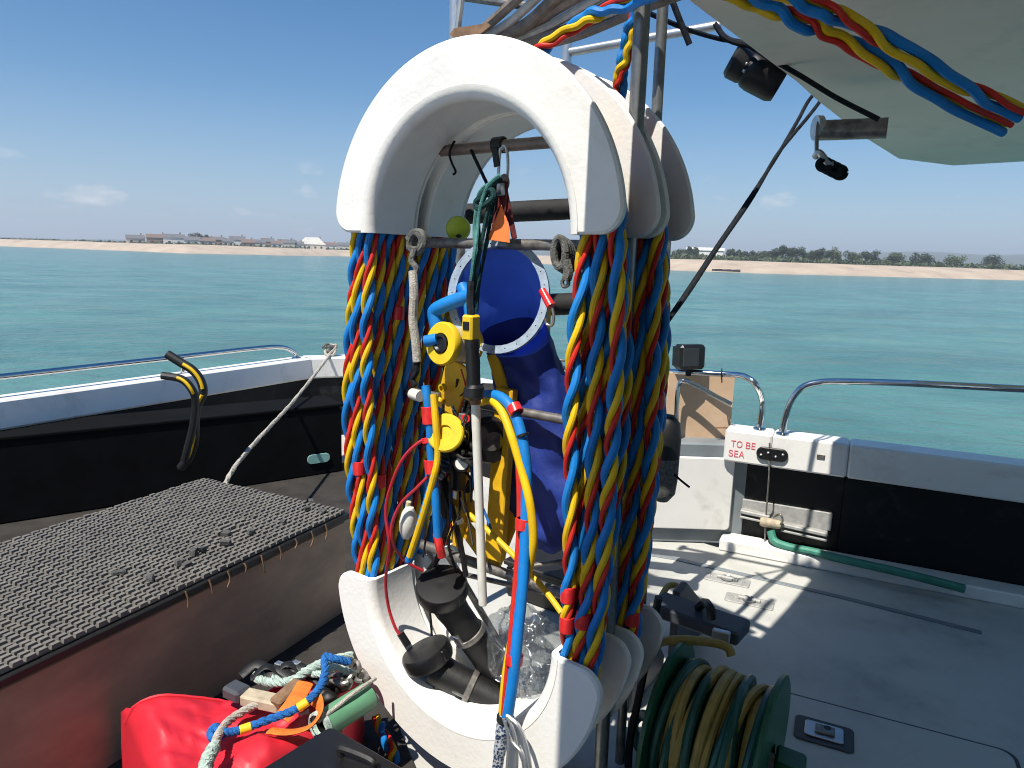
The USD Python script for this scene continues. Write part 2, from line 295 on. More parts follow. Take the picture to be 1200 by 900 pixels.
# sea
MT['sea_water'] = usdkit.material(stage, '/World/Looks/sea_water', {
    'g': ('geometry', {}), 'm': ('mapping', {'mapping_type': 'point', 'scale': (0.6, 1.0, 1.0), 'rotation': (0, 0, 0.35)}),
    'a': ('noise_texture', {'scale': 1.3, 'detail': 5.0, 'roughness': 0.6, 'distortion': 0.4}), 'c': ('noise_texture', {'scale': 0.22, 'detail': 7.0, 'roughness': 0.68}),
    'mx': ('mix', {'mix_type': 'add', 'fac': 1.0}), 'r': ('rgb_ramp', {'ramp': [(0.0, (0.036, 0.112, 0.114)), (0.40, (0.050, 0.150, 0.146)), (0.52, (0.068, 0.186, 0.175)), (0.64, (0.088, 0.222, 0.202)), (1, (0.10, 0.24, 0.215))]}),
    'b': ('bump', {'strength': 0.9, 'distance': 0.42}), 'p': ('principled_bsdf', {'roughness': 0.16, 'ior': 1.33, 'specular_ior_level': 0.5})},
    [('g.position', 'm.vector'), ('m.vector', 'a.vector'), ('m.vector', 'c.vector'), ('a.color', 'mx.color1'), ('c.color', 'mx.color2'), ('c.fac', 'r.fac'), ('mx.color', 'b.height'), ('r.color', 'p.base_color'), ('b.normal', 'p.normal')], surface='p.BSDF')
# clear crumpled plastic
MT['clear_film'] = usdkit.material(stage, '/World/Looks/clear_film', {
    't': ('transparent_bsdf', {'color': (0.80, 0.82, 0.83)}), 'gl': ('glossy_bsdf', {'color': (0.9, 0.9, 0.9), 'roughness': 0.18}),
    'd': ('diffuse_bsdf', {'color': (0.30, 0.31, 0.32)}), 'm1': ('mix_closure', {'fac': 0.12}), 'm2': ('mix_closure', {'fac': 0.11})},
    [('t.BSDF', 'm1.closure1'), ('d.BSDF', 'm1.closure2'), ('m1.closure', 'm2.closure1'), ('gl.BSDF', 'm2.closure2')], surface='m2.closure')
MT['braid'] = usdkit.material(stage, '/World/Looks/braid', {
    'g': ('geometry', {}), 'v': ('voronoi_texture', {'scale': 150.0}), 'r': ('rgb_ramp', {'ramp': [(0, (0.02, 0.03, 0.06)), (0.42, (0.03, 0.06, 0.14)), (0.58, (0.45, 0.47, 0.50)), (1, (0.6, 0.62, 0.65))]}),
    'p': ('principled_bsdf', {'roughness': 0.4, 'metallic': 0.3})}, [('g.position', 'v.vector'), ('v.distance', 'r.fac'), ('r.color', 'p.base_color')], surface='p.BSDF')

# ================================================================== SETTING: sea, shore, hills, deck
WATER = -1.4
def horizon_point(px, D):
    d = ray(px, 300); d = np.array([d[0], d[1], 0]); d /= d[1]; return d * D
AZ = [(-80, 900), (-55, 620), (-35, 420), (-24.5, 330), (-18, 390), (-13.5, 470), (-5, 430), (5, 330), (13.5, 255), (20, 250), (24.5, 258), (36, 290), (55, 420), (80, 700)]
def shore_D(az): return float(np.interp(az, [a for a, _ in AZ], [d for _, d in AZ]))
def shore_pt(az, off, z):
    a = math.radians(az); D = shore_D(az) / max(math.cos(a), 0.15) * 0.98 + off
    return np.array([math.sin(a) * D, math.cos(a) * D, z])
# the sea: one sheet to beyond the horizon, with swell near the boat
xs = np.concatenate([[-6000, -2000, -700, -250], np.linspace(-90, 90, 161), [250, 700, 2000, 6000]])
ys = np.concatenate([[-6000, -500, -60], np.linspace(2, 110, 150), np.linspace(118, 420, 60), [700, 2000, 6000]])
X_, Y_ = np.meshgrid(xs, ys); q = np.stack([X_, Y_, 0 * X_], -1)
Z_ = 0.20 * (meshkit.fbm(q * np.array([0.30, 0.55, 1]) + 40, 4, 3) - 0.5) * np.clip(1.4 - np.hypot(X_, Y_) / 150, 0, 1)
vv = np.stack([X_, Y_, WATER + Z_], -1).reshape(-1, 3); n1, n2 = X_.shape
i, j = np.meshgrid(np.arange(n1 - 1), np.arange(n2 - 1), indexing='ij')
struct('sea', quads(vv, np.stack([i * n2 + j, i * n2 + j + 1, (i + 1) * n2 + j + 1, (i + 1) * n2 + j], -1).reshape(-1, 4)), 'sea_water', smooth=True)
azs = np.linspace(-80, 80, 481)
def strip(offs, zs, wob=0.0, seed=0):
    rows = []
    for o, z in zip(offs, zs):
        w = meshkit.fbm(np.stack([azs * 0.35, np.full_like(azs, o * 0.05), 0 * azs], -1) + 30, 3, seed) - 0.5
        rows.append(np.array([shore_pt(a, o * (1 + 0.25 * q) + 3 * q, z + wob * q) for a, q in zip(azs, w)]))
    v = np.vstack(rows); m = len(azs); i, j = np.meshgrid(np.arange(len(offs) - 1), np.arange(m - 1), indexing='ij')
    return quads(v, np.stack([i * m + j, i * m + j + 1, (i + 1) * m + j + 1, (i + 1) * m + j], -1).reshape(-1, 4))
struct('beach', cat([strip([-14, -3, 1, 8, 16, 26, 36, 50], [-2.4, -1.6, -1.25, 0.2, 1.0, 2.2, 2.75, 2.6], 0.5)]), 'sand', smooth=True)
struct('wet_shoreline', strip([-3.2, 0.2, 2.6], [-1.55, -1.30, -0.95], 0.1), 'wet_sand', smooth=True)
struct('coastal_land', strip([49, 90, 200, 600, 2500], [2.55, 2.7, 3.2, 4.0, 3.0], 0.3), 'grassland', smooth=True)
hill = []
for k, (o, zb) in enumerate(((900, -5), (1500, 22), (2300, 46), (3200, 30))):
    hill.append(np.array([shore_pt(a, o, zb * (0.35 + 0.9 * np.clip((a + 5) / 40, 0, 1)) * (0.7 + 0.7 * meshkit.fbm(np.array([a * 0.12, k * 0.3, 1.0]), 3, 9)) if zb > 0 else zb) for a in azs]))
v = np.vstack(hill); m = len(azs); i, j = np.meshgrid(np.arange(3), np.arange(m - 1), indexing='ij')
struct('far_hills', quads(v, np.stack([i * m + j, i * m + j + 1, (i + 1) * m + j + 1, (i + 1) * m + j], -1).reshape(-1, 4)), 'far_hill', smooth=True)

# ---- houses along the left shore
def az_of(px): return math.degrees(math.atan2(*(lambda d: (d[0], d[1]))(ray(px, 300))))
def house(px, off, wide, deep, high, roofh, wall, roof, label, hip=0.0, group='seafront houses on the left shore', name='seafront_house', z0=2.3):
    a = az_of(px); b = shore_pt(a, off, z0); f = unit([b[0], b[1], 0]); e = np.array([f[1], -f[0], 0])
    t = Thing(name, label, 'house', group)
    t.part('wall', obox(b + ZZ * high / 2, e, f, ZZ, wide / 2, deep / 2, high / 2, 0.05), wall)
    w, d = wide / 2 + 0.3, deep / 2 + 0.3; z1 = high + 0.02; hi = wide / 2 * hip
    pts = [b + e * x + f * y + ZZ * z for x, y, z in ((-w, -d, z1), (w, -d, z1), (w, d, z1), (-w, d, z1), (-w + hi, 0, z1 + roofh), (w - hi, 0, z1 + roofh))]
    r = t.part('roof', trimesh.convex.convex_hull(np.array(pts)), roof, smooth=False)
    t.part('chimney', obox(b + e * wide * 0.3 + f * 0.3 + ZZ * (high + roofh * 0.9 + 0.3), e, f, ZZ, 0.4, 0.4, 0.9, 0.05), 'wall_brick', under=r)
    nw = max(2, int(wide / 3.5))
    for row in range(1 if high < 4.2 else 2):
        for k in range(nw):
            c = b + e * ((k + 0.5) / nw - 0.5) * wide * 0.9 - f * (deep / 2 + 0.02) + ZZ * (1.4 + 2.6 * row)
            t.part('window', obox(c, e, f, ZZ, 0.6, 0.05, 0.6, 0.01), 'dark_glass')
    t.done()
hs = [(205, 62, 12, 7, 4.6, 2.4, 'wall_white', 'roof_slate', 'white house with slate roof at the outer left end of the seafront'),
      (226, 60, 9, 7, 3.4, 2.2, 'wall_white', 'roof_slate', 'low white house below a dark tree clump at the left edge of the photo'),
      (243, 66, 10, 7, 3.2, 2.4, 'wall_cream', 'roof_tile', 'cream house with brown roof between the two dark trees on the left shore'),
      (256, 75, 8, 7, 4.4, 2.2, 'wall_brick', 'roof_slate', 'brick house with slate roof just right of the second dark tree on the left shore'),
      (268, 58, 7, 6, 3.4, 2.0, 'wall_cream', 'roof_slate', 'small cream house with grey roof, between brick house and tall pale house'),
      (279, 70, 10, 8, 4.9, 2.6, 'wall_white', 'roof_slate', 'tall pale two-storey house left of the middle of the left seafront'),
      (291, 60, 8, 7, 3.2, 2.4, 'wall_brick', 'roof_tile', 'low brick house with brown roof right of the tall pale house'),
      (302, 64, 11, 7, 3.6, 2.2, 'wall_cream', 'roof_slate', 'wide cream bungalow in the middle of the left seafront'),
      (314, 78, 9, 8, 4.7, 2.6, 'wall_brick', 'roof_slate', 'taller brick house set back right of the wide cream bungalow'),
      (325, 60, 8, 7, 3.2, 2.2, 'wall_white', 'roof_tile', 'small white house with brown tiled roof before the set-back row'),
      (336, 70, 12, 8, 4.2, 2.8, 'wall_cream', 'roof_slate', 'cream house with big slate roof right of the small white house'),
      (349, 60, 9, 7, 3.4, 2.3, 'wall_white', 'roof_slate', 'white bungalow two houses left of the big pale gabled building'),
      (388, 66, 10, 8, 3.8, 2.6, 'wall_white', 'roof_tile', 'white house with brown roof right of the big pale gabled building'),
      (403, 72, 10, 8, 4.4, 2.6, 'wall_cream', 'roof_slate', 'cream house seen at the edge of the hanging hoses on the left'),
      (185, 64, 12, 8, 4.4, 2.4, 'wall_brick', 'roof_tile', 'brick house with brown roof at the far outer left of the shore'),
      (160, 60, 11, 8, 3.6, 2.4, 'wall_cream', 'roof_slate', 'cream house alone beyond the far outer left brick house')]
for q in hs: house(q[0], q[1], q[2] * 0.85, q[3], q[4] * 0.82, q[5] * 0.85, *q[6:])
house(366, 52, 17, 12, 3.2, 4.6, 'wall_cream', 'roof_pale', 'big pale gabled building with a pale roof, largest on the left shore', hip=0.55, name='gabled_hall', group=None)
b = shore_pt(az_of(826), 92, 2.4); f = unit([b[0], b[1], 0]); e = np.array([f[1], -f[0], 0])
t = Thing('long_shed', 'long low white shed behind the trees on the right shore', 'building')
t.part('wall', obox(b + ZZ * 2.4, e, f, ZZ, 8, 6, 2.4, 0.05), 'wall_white')
t.part('roof', trimesh.convex.convex_hull(np.array([b + e * x + f * y + ZZ * z for x, y, z in ((-8.6, -6.4, 4.8), (8.6, -6.4, 4.8), (8.6, 6.4, 4.8), (-8.6, 6.4, 4.8), (-8.6, 0, 6.2), (8.6, 0, 6.2))])), 'wall_white', smooth=False); t.done()

# ---- trees on both shores
def tree(px, off, high, wide, leaf, label, group, seed, name='shore_tree'):
    r = np.random.default_rng(seed); b = shore_pt(az_of(px), off, 2.3)
    t = Thing(name, label, 'tree', group)
    t.part('trunk', tube([b, b + [0.1, 0, high * 0.35], b + [0, 0.1, high * 0.75]], [wide * 0.045, wide * 0.032, wide * 0.01], 6), 'bark')
    cl = r.normal(size=(16, 3)); cl /= np.linalg.norm(cl, axis=1, keepdims=True); cl = cl * (r.random((16, 1)) ** 0.4) * np.array([wide * 0.40, wide * 0.36, high * 0.33]) + b + [0, 0, high * 0.60]
    n = 1500; c = cl[r.integers(0, 16, n)]; d = r.normal(size=(n, 3)); d /= np.linalg.norm(d, axis=1, keepdims=True)
    p = c + d * (r.random((n, 1)) ** 0.33) * wide * 0.17; s = 0.30
    u = r.normal(size=(n, 3)); u /= np.linalg.norm(u, axis=1, keepdims=True); w = np.cross(u, d); w /= np.maximum(np.linalg.norm(w, axis=1, keepdims=True), 1e-6)
    v = np.stack([p - u * s, p + w * s * 0.8, p + u * s, p - w * s * 0.8], 1).reshape(-1, 3)
    t.part('crown', quads(v, np.arange(4 * n).reshape(-1, 4)), leaf, smooth=False); t.done()
tr = [(229, 72, 7.0, 9, 'leaf_dark', 'dark rounded tree clump above the roofs at the left edge of the shore'), (241, 76, 6.2, 7, 'leaf_dark', 'second dark tree from the left above the left seafront roofs'),
      (262, 90, 5.5, 7, 'leaf_mid', 'low green tree behind the brick house on the left shore'), (309, 95, 6.0, 7, 'leaf_mid', 'low green tree behind the wide cream bungalow on the left shore'),
      (344, 95, 6.4, 6, 'leaf_dark', 'narrow dark tree left of the big pale gabled building'), (380, 90, 5.6, 7, 'leaf_mid', 'green tree just right of the big pale gabled building')]
for k, q in enumerate(tr): tree(*q, 'trees among the left seafront houses', 100 + k)
right = [(797, 70, 5.0, 7, 'leaf_mid', 'low tree at the edge of the hanging hoses on the right shore'), (812, 66, 6.4, 7, 'leaf_dark', 'dark round tree just left of the long white shed'),
         (856, 66, 5.4, 6, 'leaf_dark', 'dark tree at the right end of the long white shed'), (868, 74, 4.6, 8, 'leaf_mid', 'low spreading tree second to the right of the white shed'),
         (880, 66, 4.6, 7, 'leaf_dark', 'low dark bush-like tree left of the tall dark clump'), (893, 72, 5.0, 8, 'leaf_mid', 'mid green tree touching the left side of the tall dark clump'),
         (905, 70, 5.4, 7, 'leaf_dark', 'dark tree before the left shoulder of the tall clump'), (920, 66, 7.6, 9, 'leaf_dark', 'tall dark tree, left half of the biggest clump on the right shore'),
         (934, 68, 8.0, 9, 'leaf_dark', 'tallest dark tree, right half of the biggest clump on the right shore'), (952, 72, 6.4, 8, 'leaf_mid', 'mid green tree just right of the tallest clump'),
         (965, 64, 6.8, 8, 'leaf_dark', 'dark tree second from the right edge of the photo'), (979, 66, 7.0, 9, 'leaf_pale', 'pale green tree at the right edge of the photo'),
         (998, 66, 6.2, 9, 'leaf_mid', 'mid green tree just beyond the right edge of the photo'), (1020, 70, 7.0, 10, 'leaf_dark', 'dark tree group first to the right beyond the photo edge'),
         (1048, 66, 5.6, 10, 'leaf_mid', 'low mid green tree farther right beyond the photo edge'), (1080, 66, 6.8, 11, 'leaf_dark', 'dark round tree well right of the photo edge'), (1120, 70, 6.0, 11, 'leaf_pale', 'pale tree far right along the shore'), (1165, 70, 7.0, 12, 'leaf_dark', 'dark tree at the farthest right of the shore')]
for k, q in enumerate(right): tree(*q, 'trees behind the right beach', 200 + k)
r = np.random.default_rng(5); n = 9000; pp = []
for k in range(n):
    a = r.uniform(8, 50) if k % 3 else r.uniform(-45, 0); pp.append(shore_pt(a, r.uniform(46, 62), 2.5 + 2.2 * r.random() ** 1.5 * (1.0 if a > 0 else 0.35)))
pp = np.array(pp); u = r.normal(size=(n, 3)) * 0.45; w = r.normal(size=(n, 3)) * 0.45
solo('shore_scrub', quads(np.stack([pp - u, pp + w, pp + u, pp - w], 1).reshape(-1, 3), np.arange(4 * n).reshape(-1, 4)), 'leaf_mid', 'low green scrub along the top of the beach below trees and houses', 'scrub', kind='stuff', smooth=False)
t = Thing('groyne', 'dark timber groyne running into the water on the right beach', 'groyne')
for k in range(9):
    c = shore_pt(az_of(838 + k * 3.6), 1.5 - k * 0.1, -0.9); t.part('plank', bx(c, 1.35, 0.25, 0.9 + 0.1 * (k % 3), 0.1 * (k % 2), 0.02), 'groyne_wood')
t.done()

# ---- the boat: deck and hull
E1 = unit([0.91, -0.42, 0]); E2 = np.array([0.42, 0.91, 0]); E2 = unit(E2)
LW = unit([0.52, 0.85, 0])
B0 = np.array([-1.74, 6.0, 0]); B1 = np.array([-1.46, 6.12, 0]); B2 = np.array([1.20, 3.84, 0]); B3 = B2 + E1 * 3.2
BL = B0 - LW * 7.2
poly = np.array([BL, B0, B1, B2, B3, B3 - E2 * 9, BL + E1 * 1.0 - E2 * 5])[:, :2]
cen = poly.mean(0)
struct('deck', slab(poly, np.array([0, 0, -0.03]), np.array([1.0, 0, 0]), np.array([0, 1.0, 0]), ZZ, 0.03, 0.004), 'deck_paint')
struct('hull', slab(poly + (poly - cen) / np.linalg.norm(poly - cen, axis=1, keepdims=True) * 0.22, np.array([0, 0, -1.9]), np.array([1.0, 0, 0]), np.array([0, 1.0, 0]), ZZ, 1.865, 0.02), 'gelcoat')
# bulwarks: black inner panel, white capping
def bulwark(p, q, label, capz=0.52, top=0.70, inward=None, panels=3):
    d = unit(q - p); n = inward; L = np.linalg.norm(q - p); t = Thing('bulwark', label, 'bulwark', 'bulwarks around the deck')
    for k in range(panels):
        a, b = p + d * L * k / panels, p + d * L * (k + 1) / panels
        t.part('inner_panel', obox((a + b) / 2 + ZZ * (capz / 2 - 0.02) - n * 0.05, d, n, ZZ, L / panels / 2 - 0.003, 0.06, capz / 2 + 0.018, 0.004), 'black_panel')
    t.part('capping', obox((p + q) / 2 + ZZ * (capz + top) / 2 - n * 0.05, d, n, ZZ, L / 2, 0.085, (top - capz) / 2, 0.014), 'gelcoat')
    return t
nl = np.array([LW[1], -LW[0], 0])
t = bulwark(BL, B0, 'left bulwark with black inner side and white capping in shade, running away to the corner', inward=nl)
t.done()
d01 = unit(B1 - B0); t = bulwark(B0 - d01 * 0.05, B1 + d01 * 0.03, 'short sunlit white corner bulwark where the mooring rope is tied', inward=np.array([d01[1], -d01[0], 0]), panels=1); t.done()
d12 = unit(B2 - B1); n12 = np.array([d12[1], -d12[0], 0]); t = bulwark(B1 + d12 * 0.035, B2 - d12 * 0.55, 'far bulwark with white capping glimpsed behind the hanging hoses', inward=n12, panels=4); t.done()
n3 = np.array([E1[1], -E1[0], 0])
# right bulwark with the gate
t = Thing('gate_bulwark', 'sunlit white right bulwark with red lettering, black latch and a dark recess below', 'bulwark')
gm = B2 + E1 * 0.245
def wall_at(px, py, out=0.0):                        # the point of the gate's front face seen at (px, py)
    o = B2 + n3 * (0.035 + out); d = ray(px, py); return EYE + d * (((o - EYE) @ n3) / (d @ n3))
for a, b in ((0.0, 0.2445), (0.2475, 0.6215), (0.6245, 1.9), (1.903, 3.2)):
    t.part('capping', obox(B2 + E1 * (a + b) / 2 + ZZ * 0.61 - n3 * 0.05, E1, n3, ZZ, (b - a) / 2, 0.085, 0.09, 0.01), 'gelcoat')
for a, b in ((0.0, 0.6225), (0.6227, 1.9), (1.9002, 3.2)):
    t.part('recess_panel', obox(B2 + E1 * (a + b) / 2 + ZZ * 0.265 - n3 * 0.12, E1, n3, ZZ, (b - a) / 2, 0.02, 0.262, 0.004), 'black_panel')
t.part('sill', obox(B2 + E1 * 1.6 + ZZ * 0.035 - n3 * 0.02, E1, n3, ZZ, 1.58, 0.07, 0.034, 0.008), 'gelcoat')
lc = wall_at(905, 532)
k = t.part('latch', slab(outline(sg.LineString([(-0.045, 0), (0.045, 0)]).buffer(0.036)), lc, E1, ZZ, n3, 0.018, 0.005), 'black_plastic')
for s in (-0.055, -0.02, 0.02, 0.055):
    t.part('latch_bolt', ball(lc + E1 * s + n3 * 0.018 + ZZ * (0.008 if s in (-0.02, 0.055) else -0.008), 0.008, 1), 'steel', under=k)
for txt, px, py in (('TO BE', 856, 521), ('SEA', 853, 532)):
    m = meshkit.text_mesh(txt, 0.036, 0.002, bold=False); o = wall_at(px, py + 2, 0.0005); vv = m.vertices
    m.vertices = o + vv[:, :1] * E1 * 0.92 + vv[:, 1:2] * ZZ + vv[:, 2:] * n3; t.part('lettering', m, 'letter_red', smooth=False)
t.part('end_scuff', obox(wall_at(962, 535), E1, n3, ZZ, 0.02, 0.006, 0.012, 0.002), 'dull_steel'); t.done()
# silver bracket and roller in the recess
o = B2 - n3 * 0.085
def rec(px, py, out=0.0):
    q = B2 - n3 * (0.09 - out); d = ray(px, py); return EYE + d * (((q - EYE) @ n3) / (d @ n3))
t = Thing('roller_bracket', 'silver ribbed metal bracket with cream roller in the dark recess under the gate', 'bracket')
p0, p1 = rec(872, 590), rec(972, 616)
t.part('back_plate', obox((p0 + p1) / 2, E1, n3, ZZ, 0.235, 0.008, 0.05, 0.002), 'dull_plate')
for px0, px1, py in ((868, 902, 598), (916, 970, 614)):
    a, b = rec(px0, py, 0.03), rec(px1, py + (px1 - px0) * 0.22, 0.03); t.part('rib', bar(a, b, 0.05, 0.022, b=0.006), 'dull_plate'); t.part('rib', bar(a - ZZ * 0.032, b - ZZ * 0.032, 0.045, 0.012, b=0.004), 'dull_plate')
t.part('roller', lathe([(0, -0.055), (0.02, -0.055), (0.026, -0.04), (0.026, 0.04), (0.02, 0.055), (0, 0.055)], rec(903, 613, 0.06), E1), 'wood')
t.part('hook', cord([rec(906, 606, 0.06), rec(914, 603, 0.075), rec(917, 611, 0.08), rec(910, 618, 0.07)], 0.006), 'dull_steel'); t.done()
solo('lashing_wire', cord([wall_at(902, 519, 0.012), wall_at(901.5, 540, 0.012), wall_at(901, 561, 0.01), rec(898, 600, 0.05), rec(896, 640, 0.05)], 0.005, 6), 'dull_steel', 'thin grey wire hanging down over the gate seam into the dark recess', 'wire')
solo('green_hose', cord([rec(903, 622, 0.07), rec(908, 634, 0.09), rec(925, 641, 0.11), rec(955, 647, 0.13), rec(985, 655, 0.16), rec(1060, 672, 0.2), rec(1130, 690, 0.2)], 0.03, 10, flat=0.75), 'green_strap', 'sea green hose lying along the foot of the right bulwark', 'hose')
# rails
def rail(name, label, pts, r=0.017, feet=(), extra=()):
    t = Thing(name, label, 'guard rail', None); t.part('tube', cord(pts, r, 12, 10), 'polished_steel')
    for f in feet: t.part('foot', lathe([(0, 0), (r * 2.1, 0), (r * 2.0, 0.008), (r * 1.2, 0.014), (r * 1.05, 0.03), (0, 0.03)], f, ZZ, 18), 'polished_steel')
    for e_ in extra: t.part('stanchion', e_, 'polished_steel')
    t.done()
top3 = lambda px, py: G(px, py, 0.70)
f1 = top3(890, 503); f2 = top3(917, 509)
Yr = f1[1]
rail('guard_rail', 'bent steel guard rail ending at the gate, carrying the plywood board', [P(640, 431, 4.5), P(700, 433, 4.3), P(760, 434.5, 4.12), P(800, 436, 4.0), P(850, 438.5, 3.9), P(872, 441, 3.83), P(886, 451, 3.78), P(893, 468, f1[1] + 0.0), P(893, 482, f1[1]), f1 + ZZ * 0.0], feet=[f1])
rail('guard_rail', 'steel guard rail right of the gate, bending up from the white capping', [f2, P(920, 492, f2[1]), P(927, 470, f2[1] - 0.01), P(940, 454, f2[1] - 0.03), P(960, 448, f2[1] - 0.06), P(985, 447, f2[1] - 0.12), P(1060, 449, f2[1] - 0.3), P(1160, 454, f2[1] - 0.52), P(1240, 458, f2[1] - 0.7)], feet=[f2])
lt = lambda k: B0 - LW * k + ZZ * 0.70 - nl * 0.05
rail('guard_rail', 'low steel rail on the left bulwark capping, ending near the corner', [lt(4.5) + ZZ * 0.12, lt(3.0) + ZZ * 0.12, lt(1.2) + ZZ * 0.12, lt(0.5) + ZZ * 0.12, lt(0.25) + ZZ * 0.105, lt(0.12) + ZZ * 0.05, lt(0.1)], 0.019, [lt(0.1)], [rod(lt(k), lt(k) + ZZ * 0.12, 0.017) for k in (1.15, 2.4, 3.8)])
# plywood, locker, floodlight, fender
t = Thing('plywood_board', 'bare plywood board tied under the guard rail beside the gate', 'board')
pw = [P(783, 436, 4.02), P(856, 441, 4.02), P(853, 531, 4.02), P(783, 523, 4.02)]
c = sum(pw) / 4; e = unit(pw[1] - pw[0]); t.part('sheet', obox(c, e, np.cross(ZZ, e), ZZ, 0.19, 0.009, 0.225, 0.002), 'plywood')
t.part('cable_tie', cord([P(846, 432, 3.87), P(845.5, 440, 3.86), P(846, 448, 3.95)], 0.004, 6), 'black_plastic')
t.part('cable_tie', cord([P(838, 501, 3.95), P(850, 501, 3.93), P(858, 502, 3.9)], 0.006, 6), 'brown_wood'); t.done()
solo('bent_tube', cord([P(790, 530, 3.93), P(792, 500, 3.93), P(794, 462, 3.93), P(797, 449, 3.93), P(804, 447, 3.92), P(825, 457, 3.9), P(857, 474, 3.86)], 0.014, 10), 'polished_steel', 'bent steel tube in front of the plywood board', 'tube')
t = Thing('deck_locker', 'grey locker with a bright white door below the plywood board', 'locker')
q0, q1 = P(700, 640, 3.86), P(869, 655, 3.86)
t.part('body', obox([(q0[0] + q1[0]) / 2, 4.08, 0.30], [1, 0, 0], [0, 1, 0], ZZ, (q1[0] - q0[0]) / 2, 0.2, 0.298, 0.01), 'grey_paint')
d0, d1 = P(720, 543, 3.86), P(852, 636, 3.86)
dr = t.part('door', slab(outline(sg.box(d0[0], 0.10, d1[0], 0.525).buffer(-0.03).buffer(0.03)), [0, 3.862, 0], [1, 0, 0], ZZ, [0, -1.0, 0], 0.022, 0.006), 'gelcoat')
t.done()
t = Thing('floodlight', 'black square floodlight standing on the guard rail at the hoses', 'floodlight')
c = P(808, 418, 3.95); fx = unit([0.94, 0.34, 0]); fy = unit([0.34, -0.94, 0.05])
h_ = t.part('housing', obox(c, fx, fy, np.cross(fx, fy), 0.082, 0.045, 0.07, 0.016), 'black_plastic')
t.part('lens', obox(c + fy * 0.046 - fx * 0.02, fx, fy, np.cross(fx, fy), 0.05, 0.004, 0.05, 0.004), 'dark_glass')
for k in range(5): t.part('cooling_fin', obox(c - fy * 0.055 + fx * (k - 2) * 0.03, fx, fy, np.cross(fx, fy), 0.004, 0.02, 0.055, 0.001), 'black_plastic')
t.part('bracket', bar(c - ZZ * 0.07, c - ZZ * 0.11, 0.03, 0.02, up=[0, 1, 0]), 'black_plastic'); t.done()
t = Thing('fender', 'black topped grey fender hanging behind the right hoses', 'fender')
c = P(779, 540, 3.3); t.part('body', lathe([(0, -0.20), (0.03, -0.2), (0.06, -0.16), (0.068, -0.08), (0.068, 0.02)], c, ZZ), 'grey_rope')
t.part('black_end', lathe([(0.069, 0.02), (0.07, 0.12), (0.06, 0.19), (0.03, 0.225), (0, 0.23)], c, ZZ), 'black_rubber')
t.part('lanyard', cord([P(789, 555, 3.25), P(798, 563, 3.23), P(808, 571, 3.22)], 0.006, 6), 'dark_rope'); t.done()
# deck details
def seam_shadow_strip(pts, w, label, name='seam_shadow_strip'):
    m = [bar(a + ZZ * 0.003, b + ZZ * 0.003, w, 0.004, b=0.001) for a, b in zip(pts[:-1], pts[1:])]
    solo(name, m, 'grey_paint', label, 'seam')
seam_shadow_strip([G(700, 640), G(790, 655), G(985, 700), G(1150, 742)], 0.035, 'grey hatch seam crossing the sunlit deck on the right')  # this strip is a cast bar shadow painted grey; the next is a real seam
seam_shadow_strip([G(905, 868), G(985, 902), G(1150, 960)], 0.012, 'thin dark hatch seam beside the reel in the shaded deck')
def hatch_hinge(px, py, label):
    t = Thing('hatch_fitting', label, 'hatch fitting', 'deck hatch fittings'); c = G(px, py); e = E1; f = E2
    t.part('plate', slab(outline(sg.box(-0.10, -0.035, 0.10, 0.035).buffer(0.012)), c, e, f, ZZ, 0.006, 0.002), 'dull_plate')
    t.part('knuckle', rod(c - e * 0.05 + ZZ * 0.012, c + e * 0.05 + ZZ * 0.012, 0.011), 'dull_plate'); t.part('ring', cord([c + e * 0.03 * math.cos(a) + f * 0.03 * math.sin(a) + ZZ * 0.014 for a in np.linspace(0, 6.28, 13)], 0.004, 6, 4), 'steel')
    for s in (-0.08, 0.08): t.part('screw', ball(c + e * s + ZZ * 0.006, 0.007, 1), 'steel')
    t.done()
hatch_hinge(852, 680, 'steel hatch fitting on the sunlit deck, farther from the reel'); hatch_hinge(878, 705, 'steel hatch fitting on the sunlit deck, nearer the reel')
t = Thing('deck_hatch', 'flush grey deck hatch with dark rubber edge under the silver latch', 'hatch'); hcn = G(1035, 893)
t.part('edge_seal', slab(outline(sg.box(-0.36, -0.21, 0.36, 0.21).buffer(0.05)), hcn + ZZ * 0.0008, E1, E2, ZZ, 0.003, 0.001), 'slab_grey'); t.part('panel', slab(outline(sg.box(-0.35, -0.20, 0.35, 0.20).buffer(0.045)), hcn + ZZ * 0.0045, E1, E2, ZZ, 0.004, 0.0015), 'deck_paint'); t.done()
t = Thing('hatch_latch', 'silver recessed hatch latch at the right edge of the shaded deck', 'latch'); c = G(965, 863) + ZZ * 0.0088
t.part('bezel', slab(outline(sg.box(-0.075, -0.05, 0.075, 0.05).buffer(0.02)), c, E1, E2, ZZ, 0.006, 0.002), 'slab_grey')
fr = t.part('plate', slab(outline(sg.box(-0.05, -0.032, 0.05, 0.032).buffer(0.012)), c + ZZ * 0.0065, E1, E2, ZZ, 0.006, 0.002), 'aluminium')
t.part('handle', slab(outline(sg.box(-0.026, -0.02, 0.03, 0.02).buffer(0.004)), c + ZZ * 0.013, E1, E2, ZZ, 0.007, 0.002), 'dull_steel', under=fr)
t.part('finger_hole', slab(outline(sg.Point(0.01, 0.012).buffer(0.012)), c + ZZ * 0.0205, E1, E2, ZZ, 0.001, 0.0003), 'black_plastic', under=fr); t.done()
c = G(1000, 765)

